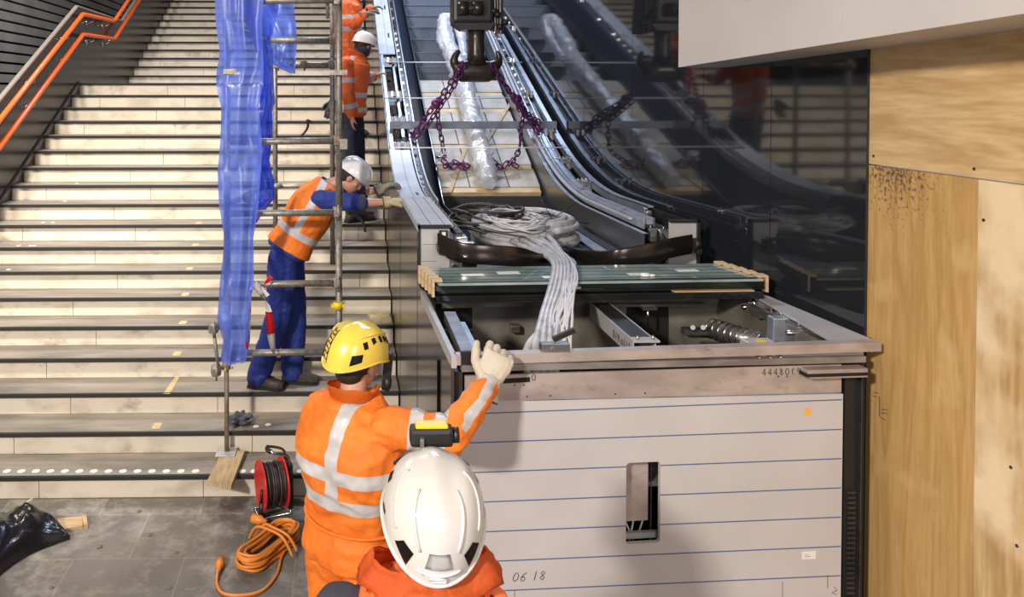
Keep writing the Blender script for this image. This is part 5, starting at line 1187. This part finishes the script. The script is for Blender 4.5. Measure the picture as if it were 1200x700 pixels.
def person(name, J, cfg, lab, group=None):
    vb = cfg.get('vox', .01); g = J.get('girth', 1)
    mb = MB(); torso(mb, J, -.022)
    for s in 'RL':
        limb(mb, [J['sh'+s], J['el'+s], J['wr'+s]], [.042*g,.036*g,.026]); limb(mb, [J['hip'+s], J['kn'+s], J['an'+s]], [.066*g,.046*g,.034])
        if cfg.get('hand'+s): h = cfg['hand'+s]; hand_(mb, J['wr'+s], *h[:3], **h[3])
        limb(mb, [J['an'+s], J['an'+s]-V((0,0,.03))], [.034,.03])
    limb(mb, [J['neck']-(J['neck']-J['chest'])*.3, J['neck'], J['head']+V((0,0,-.03))-J['face']*.02], [.055,.054,.052])
    head_shape(mb, J['head'], J['face'], J['hup'])
    body = build(remesh(mb, vb*.75 if cfg.get('fine') else vb, 2), name, 'skin', None, lab, 'person', group, origin=(J['pelvis'].x, J['pelvis'].y, min(J['toeR'].z, J['toeL'].z)))
    # hair
    r = J['face'].cross(J['hup']).normalized(); Rm = Matrix((r, J['face'], J['hup'])).transposed()
    mb = MB(); mb.ball(J['head']+Rm@V((0,-.028,.025)), (.086,.092,.088), seg=20, rot=Rm); mb.ball(J['head']+Rm@V((0,-.055,-.035)), (.066,.05,.055), seg=16, rot=Rm); build(remesh(mb, .007, 2), 'hair', 'hair', body)
    # trousers
    mb = MB(); torso(mb, J, .012, hi=.25)
    for s in 'RL':
        k = J['kn'+s]; a = J['an'+s]; hp_ = J['hip'+s]; bag = cfg.get('bag', 1)
        limb(mb, [hp_, hp_.lerp(k,.5), k, k.lerp(a,.5), a-(k-a).normalized()*.015], [.105*g,.094*bag,.078*bag,.074*bag,.070*bag])
    o = remesh(mb, vb, 3); wrinkle(o, cfg.get('wr', .009), 8, V((1,1,1.3)), 3)
    o.mats = [cfg['trousers'], 'refl']
    for (co, no, w, pr) in cfg.get('tstripes', ()): stripe(o, co, no, w, pr)
    tro = build(o, 'trousers', None, body)
    # jacket
    mb = MB(); torso(mb, J, cfg.get('jadd', .022), low=cfg.get('jlow', -.08))
    for s in 'RL':
        sh, el, wr = J['sh'+s], J['el'+s], J['wr'+s]; e2 = el.lerp(wr, cfg.get('sleeve'+s, .97)) if cfg.get('sleeve'+s, 1) <= 1 else wr
        limb(mb, [sh, sh.lerp(el,.5), el, el.lerp(e2,.5), e2], [.078,.072,.064,.058,.050])
    o = remesh(mb, vb, 3); wrinkle(o, cfg.get('wr', .009), 9, V((1,1,1.4)), 9)
    o.mats = [cfg['jacket'], 'refl']
    for (co, no, w, pr) in cfg.get('stripes', ()): stripe(o, co, no, w, pr)
    jk = build(o, cfg.get('jname', 'jacket'), None, body)
    for s in 'RL':
        if cfg.get('glove'+s):
            m_, d, n_, side_, kw = cfg['glove'+s]; mb = MB(); dd = V(d).normalized()
            hand_(mb, J['wr'+s], d, n_, side_, **kw); gs = kw.get('s', 1)
            mb.tube([J['wr'+s]-dd*cfg.get('cuff', .05), J['wr'+s]-dd*.02, J['wr'+s]+dd*.03], .05, 14, rs=[.048*gs,.040*gs,.034*gs]); o = remesh(mb, .0038 if vb < .008 else .005, 2); wrinkle(o, .0022, 30); gl = build(o, 'glove', m_, body)
            mb = MB(); c = J['wr'+s]-dd*cfg.get('cuff', .05); x = dd.orthogonal().normalized(); y = dd.cross(x); mb.tube([c+(x*math.cos(a)+y*math.sin(a))*.047*gs for a in [i*math.pi/10 for i in range(20)]], .0035, 6, closed=True); build(mb, 'cuff_edge', 'black', gl)
        boot(body, J['an'+s], J['toe'+s])
    return body, jk, tro
def collar(par, J, m, r0=.075, h=.06, tilt=V((0,0,0)), lab=None, flare=.02, pts=0):
    mb = MB(); rows = []; up = (J['head']-J['neck']).normalized(); up = (up+V((0,0,1))).normalized(); f = J['face']-up*J['face'].dot(up); f.normalize(); r = f.cross(up)
    for j in range(6):
        u = j/5; rr = r0+flare*(u-.2); rows.append([J['neck']+up*(-.045+h*u+.006*noise.noise(V((i*.5,u*3,7))))+(f*math.cos(a)*rr*1.05+r*math.sin(a)*rr)+f*pts*.05*u*(abs(math.sin(a))**2)*0 for i, a in [(i, .25+(2*math.pi-.5)*i/30) for i in range(31)]])
    mb.grid(rows); bmesh.ops.solidify(mb.bm, geom=list(mb.bm.faces), thickness=.006); return build(mb, 'collar', m, par, label=lab)
# ---------------------------------------------------------------- worker A: yellow helmet, arm on the pit frame
def nrm(x, y, z=0): return V((x,y,z)).normalized()
f = nrm(.72,.70); r = nrm(.70,-.72)
A = dict(pelvis=V((.045,3.10,1.00)), chest=V((.035,3.09,1.40)), neck=V((.045,3.12,1.575)), head=V((.068,3.16,1.70)), face=nrm(.66,.70,-.12), hup=nrm(.10,.0,.99), r0=r, r1=nrm(.80,-.6),
    shR=V((.185,2.98,1.505)), elR=V((.41,2.93,1.49)), wrR=aY(572,450,3.12), shL=V((-.075,3.19,1.49)), elL=V((-.10,3.33,1.25)), wrL=V((.10,3.46,1.14)),
    hipR=V((.115,3.03,.93)), knR=V((.14,3.04,.50)), anR=V((.10,2.98,.09)), toeR=V((.20,3.08,.002)), hipL=V((-.035,3.17,.93)), knL=V((-.05,3.20,.50)), anL=V((-.09,3.18,.09)), toeL=V((.0,3.28,.002)), girth=1.06)
def tp(c): return segd(c, A['shR'], A['elR']) > .09 and segd(c, A['elR'], A['wrR']) > .08 and segd(c, A['elL'], A['wrL']) > .085 and segd(c, A['shL'], A['elL']) > .085
def tpz(c): return tp(c) or ((c-A['chest']).dot(r) < .13 and c.z > 1.42 and segd(c, A['shL'], A['elL']) > .05)
ua = (A['elR']-A['shR']).normalized(); fa = (A['wrR']-A['elR']).normalized(); la = (A['elL']-A['shL']).normalized()
side_n = fa.cross(V((0,0,1))).normalized(); upn = side_n.cross(fa)
cfgA = dict(vox=.0072, jacket='hv', trousers='hv', wr=.013, cuff=.055, jadd=.026,
    stripes=[(V((0,3.1,1.335)), (0,0,1), .052, tp), (V((0,3.1,1.225)), (0,0,1), .052, tp),
      (A['chest']+r*.05, r, .055, lambda c: c.z > 1.20 and tpz(c) and (c-A['chest']).dot(f) < .06),
      (A['shR']+ua*.10, ua, .05, lambda c: segd(c, A['shR'], A['elR']) < .10), (A['shR']+ua*.19, ua, .045, lambda c: segd(c, A['shR'], A['elR']) < .10 and c.z > 1.2),
      (A['shL']+la*.13, la, .05, lambda c: segd(c, A['shL'], A['elL']) < .10 and not tp(c)),
      (A['elR']+upn*.035, upn, .03, lambda c: segd(c, A['elR'], A['wrR']) < .085 and (c-A['elR']).dot(fa) > .02 and (c-A['elR']).y < .05+(c-A['elR']).dot(fa)*1.0)],
    gloveR=('glove', (.42,.22,.85), (.1,1,-.25), 1, dict(curl=1.45, s=1.3, fat=1.2)), gloveL=('glove', (.8,.5,-.2), (0,-.3,-1), 1, dict(curl=.8)))
bA, jA, tA = person('person', A, cfgA, 'person in orange workwear and yellow helmet, back to us, gloved hand on the pit frame', 'construction workers')
collar(jA, A, 'hv', .082, .085, flare=.028)
mb = MB(); # waist seam / band
mb.tube([A['pelvis']+V((0,0,.115))+(A['r0']*math.cos(a)*(.178*1.06+.024)+f*math.sin(a)*(.128*1.06+.028)) for a in [i*2*math.pi/40 for i in range(40)]], .007, 8, closed=True); build(mb, 'waistband', 'hv', jA)
hc_ = A['head']+A['hup']*.008-A['face']*.012
hm, sf, patch = helmet(bA, hc_, A['face'], A['hup'], 'hely', 'climb', .145, .118, .152, lab='yellow climbing style helmet')
for s in (1,-1):
    for k, (a_, e_) in enumerate(((2.05,.36),(1.75,.42),(1.45,.44),(1.2,.42),(1.0,.38))): patch([(s*(a_-.09), e_-.06+.03*(k%2)), (s*(a_-.05), e_+.07), (s*(a_+.10), e_+.05), (s*(a_+.04), e_-.07)])
    patch([(s*2.15,.10),(s*2.12,.22),(s*2.45,.22),(s*2.5,.08)]); patch([(s*.62,.16),(s*.60,.34),(s*.78,.36),(s*.80,.16)])
    mb = MB(); mb.tube([sf(s*(.7+.16*i), .50+.05*math.sin(i/10*3.14), .001) for i in range(11)], .004, 8); build(mb, 'helmet_ridge', 'hely', hm)
# lettering-like band at the back of the helmet
mb = MB()
for k in range(7):
    e0 = .12+.075*k; w_ = .16
    for seg_ in ([(-w_,0),(w_,0)],[(-w_,0),(-w_,.05)] if k%2 else [(w_,0),(w_,.05)],[(0,.0),(0,.035)]):
        mb.tube([sf(math.pi+.42+x_*1.0, e0+y_, .0016) for x_, y_ in seg_], .0018, 5)
for x_ in (-.2,.2): mb.tube([sf(math.pi+.42+x_, .08+.055*i, .0016) for i in range(11)], .0014, 5)
build(mb, 'helmet_lettering', 'ink', hm, label='black outlined lettering band')
# ear protector / strap
rA = A['face'].cross(A['hup']).normalized()
mb = MB(); e_ = A['head']+rA*.088+A['face']*.035
mb.obox(e_+A['hup']*.055+A['face']*.045, e_-A['hup']*.10+A['face']*.045, .03, .035, bev=.008); mb.ball(e_-A['hup']*.07+A['face']*.05, (.02,.04,.035), seg=12); build(mb, 'chin_guard', 'black', hm, label='black helmet strap guard')
# ---------------------------------------------------------------- worker B: blue overall, orange vest
YB = 6.2
def b_(x, y, Y=YB): return aY(x, y, Y)
z3 = SR*3+.002
B = dict(pelvis=b_(337,292), chest=b_(368,240), neck=b_(388,216), head=b_(413,209,6.18), face=nrm(.80,-.22,-.62), hup=nrm(.62,-.05,.78), r0=nrm(.15,-1), r1=nrm(.10,-1,-.05),
    shR=b_(376,234,6.0), elR=b_(419,238,5.98), wrR=b_(454,237,5.99), shL=b_(385,222,6.38), elL=b_(420,226,6.38), wrL=b_(446,222,6.32),
    hipR=b_(332,303,6.12), knR=b_(335,372,6.1), anR=V((b_(318,430).x, 6.13, z3+.10)), toeR=V((b_(340,440).x, 6.12, z3)), hipL=b_(338,303,6.28), knL=b_(345,370,6.3), anL=V((b_(346,430).x, 6.27, z3+.10)), toeL=V((b_(368,430).x, 6.25, z3)), girth=1.12)
B['anR'] = V((b_(304,430).x, 6.14, z3+.10)); B['toeR'] = V((b_(330,440).x, 6.10, z3)); B['knR'] = b_(326,372,6.08); B['anL'] = V((b_(342,430).x, 6.24, z3+.10)); B['toeL'] = V((b_(368,436).x, 6.22, z3))
tax = (B['chest']-B['pelvis']).normalized()
def btp(c): return segd(c, B['shR'], B['elR']) > .10 and segd(c, B['shL'], B['elL']) > .10
cfgB = dict(vox=.009, jacket='blueover', trousers='blueover', wr=.010, bag=1.22, sleeveR=.15, sleeveL=.2, cuff=.035,
    gloveR=('glovey', (.9,.05,.12), (0,0,-1), -1, dict(curl=.75, s=1.15, fat=1.2)), gloveL=('gloveg', (.75,-.1,.35), (.2,0,-1), 1, dict(curl=.7, s=1.1, fat=1.15)))
bB, jB, tB = person('person', B, cfgB, 'person in blue overall, orange vest and white helmet leaning over onto the escalator edge', 'construction workers')
# vest
mb = MB(); torso(mb, B, .040, low=.0)
for s in 'RL': limb(mb, [B['sh'+s].lerp(B['chest'],.35), B['sh'+s]+(B['neck']-B['sh'+s])*.12], [.09,.088])
o = remesh(mb, .009, 3); wrinkle(o, .006, 9, V((1,1,1)), 5); o.mats = ['hv', 'refl']
# cut arm openings
bmv = o.bm; dele = [f_ for f_ in bmv.faces if (segd(f_.calc_center_median(), B['shR']+V((.02,0,0)), B['elR']) < .082) or (segd(f_.calc_center_median(), B['shL']+V((.02,0,0)), B['elL']) < .082) or (f_.calc_center_median()-B['pelvis']).dot(tax) < -.03]
bmesh.ops.delete(bmv, geom=dele, context='FACES')
stripe(o, B['pelvis']+tax*.17, tax, .055, lambda c: True)
stripe(o, B['chest']+V((0,-.10,0))+V((-.02,0,.02)), V((-tax.z,0,tax.x)), .055, lambda c: (c-B['pelvis']).dot(tax) > .15 and c.y < 6.2)
stripe(o, B['chest']+V((-.02,0,.02)), V((-tax.z,0,tax.x)), .055, lambda c: (c-B['pelvis']).dot(tax) > .15 and c.y >= 6.2)
build(o, 'vest', None, bB, label='orange vest with silver bands')
collar(jB, B, 'blueover', .072, .05)
hm, sf, patch = helmet(bB, B['head']+B['hup']*.03-B['face']*.01, B['face'], B['hup'], 'helw', 'plain', .135, .110, .13, lab='white safety helmet')
mb = MB(); mb.obox(b_(340,322,6.0), b_(343,311,5.99), .006, .004, 'redp'); mb.obox(b_(345,322,6.0), b_(348,311,5.99), .006, .004, 'redp'); 
# rolled sleeve cuffs
for s in 'RL':
    d_ = (B['wr'+s]-B['el'+s]).normalized(); mb = MB(); c_ = B['el'+s]+d_*.03; mb.tube([c_-d_*.03, c_-d_*.02, c_+d_*.03, c_+d_*.035], .06, 18, rs=[.058,.066,.064,.050]); o = remesh(mb, .006, 2); wrinkle(o, .004, 18); build(o, 'rolled_cuff', 'navy', jB)
# ---------------------------------------------------------------- worker C: orange jacket, navy trousers, further up
YC = 8.15
def c_(x, y, Y=YC): return aY(x, y, Y)
zc = SR*9+.002
C_ = dict(pelvis=c_(409,131), chest=c_(411,86), neck=c_(416,66), head=c_(427,55,8.2), face=nrm(.80,.50,-.25), hup=nrm(.25,.1,.96), r0=nrm(.75,-.66), r1=nrm(.7,-.7),
    shR=c_(405,76,8.0), elR=c_(407,108,7.95), wrR=c_(412,135,7.98), shL=c_(419,72,8.33), elL=c_(428,92,8.40), wrL=c_(437,90,8.45),
    hipR=c_(407,138,8.08), knR=V((c_(410,180).x, 8.1, zc+.50)), anR=V((c_(413,200).x,8.08,zc+.1)), toeR=V((c_(424,200).x,8.16,zc)), hipL=c_(414,138,8.22), knL=V((c_(420,180).x,8.28,zc+.5)), anL=V((c_(418,200).x,8.12,zc+.1)), toeL=V((c_(429,200).x,8.18,zc)), girth=1.0)
for k_ in ('anR','toeR','anL','toeL','knR','knL'): pass
def ctp(c): return segd(c, C_['shR'], C_['elR']) > .085 and segd(c, C_['elR'], C_['wrR']) > .075 and segd(c, C_['shL'], C_['elL']) > .085
uc = (C_['elR']-C_['shR']).normalized(); lc = (C_['wrR']-C_['elR']).normalized(); rc_ = C_['r1']
cfgC = dict(vox=.011, jacket='hv2', trousers='navy', wr=.010, jlow=-.13,
   stripes=[(C_['pelvis']+V((0,0,.02)), (0,0,1), .05, ctp), (C_['pelvis']+V((0,0,.17)), (0,0,1), .05, ctp), (C_['chest']+rc_*.09, rc_, .045, lambda c: ctp(c)), (C_['chest']-rc_*.09, rc_, .045, lambda c: ctp(c)),
     (C_['shR']+uc*.17, uc, .05, lambda c: segd(c, C_['shR'], C_['elR']) < .09), (C_['elR']+lc*.14, lc, .05, lambda c: segd(c, C_['elR'], C_['wrR']) < .085), (C_['elL'].lerp(C_['wrL'],.6), (C_['wrL']-C_['elL']), .05, lambda c: segd(c, C_['elL'], C_['wrL']) < .085)],
   handR=((.05,0,-1), (1,.2,0), 1, dict(curl=.35)), handL=((.8,.1,.35), (.5,.2,-.8), 1, dict(curl=.4)))
bC, jC, tC = person('person', C_, cfgC, 'person in orange reflective jacket, dark trousers and white helmet touching the escalator cladding', 'construction workers')
collar(jC, C_, 'hv2', .08, .08, flare=.03)
mb = MB(); ring_ = [];
helmet(bC, C_['head']+C_['hup']*.03-C_['face']*.01, C_['face'], C_['hup'], 'helw', 'plain', .130, .106, .125, lab='white safety helmet')
mb = MB(); mb.ball(C_['head']-V((0,0,.03))-C_['face']*.02, (.082,.088,.085), seg=18); mb.tube([C_['neck'], C_['head']-V((0,0,.04))], .07, 14, rs=[.075,.07]); build(remesh(mb, .009, 2), 'balaclava', 'navy', bC)
# glove in the back pocket
mb = MB(); hand_(mb, c_(390,119,7.9), (-.25,0,-1), (0,-1,0), 1, curl=.3, s=1.1, fat=1.2); build(remesh(mb, .007, 2), 'spare_glove', 'black', bC, label='black glove hanging behind')
# ---------------------------------------------------------------- worker D: topmost, cut by the frame
YD = 9.55; zd = SR*14+.002
def d_(x, y, Y=YD): return aY(x, y, Y)
D = dict(pelvis=d_(407,57), chest=d_(408,17), neck=d_(411,-2), head=d_(415,-16), face=nrm(.85,-.3,-.3), hup=nrm(.25,-.05,.95), r0=nrm(.2,-1), r1=nrm(.2,-1),
    shR=d_(406,8,9.38), elR=d_(416,28,9.34), wrR=d_(427,17,9.34), shL=d_(412,6,9.72), elL=d_(424,20,9.75), wrL=d_(434,10,9.7),
    hipR=d_(407,63,9.46), knR=V((d_(409,63).x, 9.42, zd+.52)), anR=V((d_(406,60).x, 9.48, zd+.1)), toeR=V((d_(418,60).x, 9.44, zd)), hipL=d_(411,63,9.64), knL=V((d_(413,63).x,9.62,zd+.52)), anL=V((d_(412,60).x,9.62,zd+.1)), toeL=V((d_(424,60).x,9.6,zd)), girth=1.1)
dd_ = (D['chest']-D['pelvis']).normalized()
cfgD = dict(vox=.012, jacket='hv2', trousers='hv2', wr=.012,
   stripes=[(D['pelvis']+dd_*.22, dd_, .05, lambda c: segd(c, D['elR'], D['wrR']) > .08), (D['pelvis']+dd_*.36, dd_, .05, lambda c: segd(c, D['elR'], D['wrR']) > .08)],
   gloveR=('gloveg', (.8,0,.3), (0,0,-1), -1, dict(curl=.5, s=1.15)), gloveL=('gloveg', (.8,0,.2), (0,0,-1), 1, dict(curl=.5)))
bD, jD, tD = person('person', D, cfgD, 'person in orange workwear cut off by the top edge, highest on the stairs', 'construction workers')
helmet(bD, D['head']+D['hup']*.03, D['face'], D['hup'], 'helw', 'plain', .135, .110, .13, lab='white safety helmet')
# ---------------------------------------------------------------- worker E: foreground, white helmet with head torch
f = nrm(-.08,1); 
E = dict(pelvis=V((.16,1.93,.98)), chest=V((.17,1.92,1.37)), neck=V((.20,1.93,1.56)), head=V((.228,1.985,1.685)), face=nrm(.02,.96,.12), hup=nrm(.04,-.12,.99), r0=nrm(1,.0), r1=nrm(1,.05),
    shR=V((.345,1.93,1.475)), elR=V((.42,1.98,1.2)), wrR=V((.36,2.18,1.08)), shL=V((-.005,1.93,1.475)), elL=V((-.09,1.98,1.2)), wrL=V((.0,2.18,1.08)),
    hipR=V((.245,1.93,.92)), knR=V((.26,1.95,.5)), anR=V((.26,1.90,.1)), toeR=V((.28,2.03,.002)), hipL=V((.075,1.93,.92)), knL=V((.06,1.95,.5)), anL=V((.06,1.9,.1)), toeL=V((.05,2.03,.002)), girth=1.06)
cfgE = dict(vox=.0075, jadd=.04, jacket='greyfleece', trousers='hv', wr=.011, gloveR=('glove', (-.3,1,0), (0,0,-1), -1, dict(curl=.6)), gloveL=('glove', (.3,1,0), (0,0,-1), 1, dict(curl=.6)))
bE, jE, tE = person('person', E, cfgE, 'person nearest to us, seen from behind, in scratched white helmet with black head torch', 'construction workers')
# orange hood-like collar draped round the neck
mb = MB(); rows = []
for j in range(12):
    u = j/11; row = []
    for i in range(49):
        a = 2*math.pi*i/48; sx = math.sin(a); cy = -math.cos(a)
        R0 = .078+.085*u**1.3*(1+.25*noise.noise(V((sx*2,cy*2,3)))); pt = max(0, abs(sx)-.72)*.22*(1-u)*0
        zz = 1.625-.115*u**1.4+.018*noise.noise(V((sx*3+u*2,cy*3,u*4)))+.012*noise.noise(V((sx*8,cy*8,u*9)))
        spk = .05*math.exp(-((sx-.95)/.18)**2)*(1 if u < .6 else 0)+.035*math.exp(-((sx+.93)/.16)**2)*(1 if u < .6 else 0)
        row.append(V((.205+sx*(R0*1.12+spk*1.3), 1.925+cy*R0*.95, zz+spk*.55*(1-u))))
    rows.append(row)
mb.grid(rows); bmesh.ops.solidify(mb.bm, geom=list(mb.bm.faces), thickness=.008); build(mb, 'collar', 'hv2', jE, label='wide red-orange collar')
# orange shoulder yoke over the right shoulder
mb = MB(); limb(mb, [V((.13,1.93,1.50)), E['shR'], E['elR']], [.098,.088,.08]); limb(mb, [E['elR'], E['wrR']], [.072,.06]); mb.ball(V((.24,1.90,1.42)), (.15,.15,.13)); o = remesh(mb, .008, 3); wrinkle(o, .013, 10); build(o, 'shoulder_yoke', 'hv2', jE, label='orange shoulder and sleeve')
mb = MB(); limb(mb, [E['shL']+V((-.075,.0,-.06)), E['elL'], E['wrL']], [.085,.08,.06]); o = remesh(mb, .008, 3); wrinkle(o, .013, 10); build(o, 'sleeve', 'hv', jE, label='orange left sleeve')
hf = nrm(.02,.93,.37); hu = nrm(.03,-.37,.93)
hm, sf, patch = helmet(bE, E['head']+V((0,-.012,.02)), hf, hu, 'helnear', 'climb', .158, .128, .150, lab='scratched white climbing style helmet')
pi = math.pi
for s in (1,-1):
    patch([(pi+s*.62,.07),(pi+s*.50,.24),(pi+s*.74,.27),(pi+s*.92,.16)]); patch([(s*1.2,.34),(s*1.2,.44),(s*1.42,.42),(s*1.42,.32)], nm='side_slot'); patch([(pi+s*1.35,.14),(pi+s*1.35,.18),(pi+s*1.52,.18),(pi+s*1.52,.14)], nm='side_slot')
    mb = MB(); mb.tube([sf(pi+s*(.38+.0*i), .30, .001)]+[V(sf(pi+s*(.38+.055*i), .30+.05*i, .001)) for i in range(1,11)], .0035, 8); build(mb, 'helmet_ridge', 'helnear', hm)
    mb = MB(); mb.tube([sf(pi+s*(.95+.06*i), .28+.035*i, .0008) for i in range(14)], .003, 8); build(mb, 'helmet_ridge', 'helnear', hm)
patch([(pi-.26,.17),(pi-.20,.32),(pi+.20,.32),(pi+.26,.17)], .002, 'helw', 'rear_badge')
patch([(pi-.36,.11),(pi-.34,.135),(pi-.24,.125),(pi-.26,.10)], .0025, 'black', 'rear_clip'); patch([(pi+.36,.11),(pi+.34,.135),(pi+.24,.125),(pi+.26,.10)], .0025, 'black', 'rear_clip')
mb = MB(); mb.tube([sf(pi-.15,.09,.003), sf(pi-.13,.06,.003), sf(pi+.13,.06,.003), sf(pi+.15,.09,.003), sf(pi+.0,.095,.003)], .003, 8, closed=True); mb.tube([sf(pi-.42+.084*i, .12+.0*i, .002) for i in range(11)], .003, 8); build(mb, 'rear_band', 'helw', hm)
lc_ = sf(0,.42,.03); mb = MB(); mb.obox(lc_-V((.055,0,0)), lc_+V((.06,0,0)), .05, .05, 'black', bev=.012); mb.cyl(lc_+V((.06,0,.0)), lc_+V((.075,0,.0)), .02, 'black')
mb.obox(lc_+V((-.04,0,.028)), lc_+V((.045,0,.028)), .035, .012, 'yellow', bev=.004); mb.obox(lc_+V((-.03,-.03,-.01)), lc_+V((-.02,-.03,-.01)), .01, .03, 'steel'); build(mb, 'head_torch', 'black', hm, label='black head torch with yellow top')
mb = MB(); mb.tube([sf(-.9+.09*i, .30, .002) for i in range(21)], .006, 6); build(mb, 'torch_strap', 'black', hm)
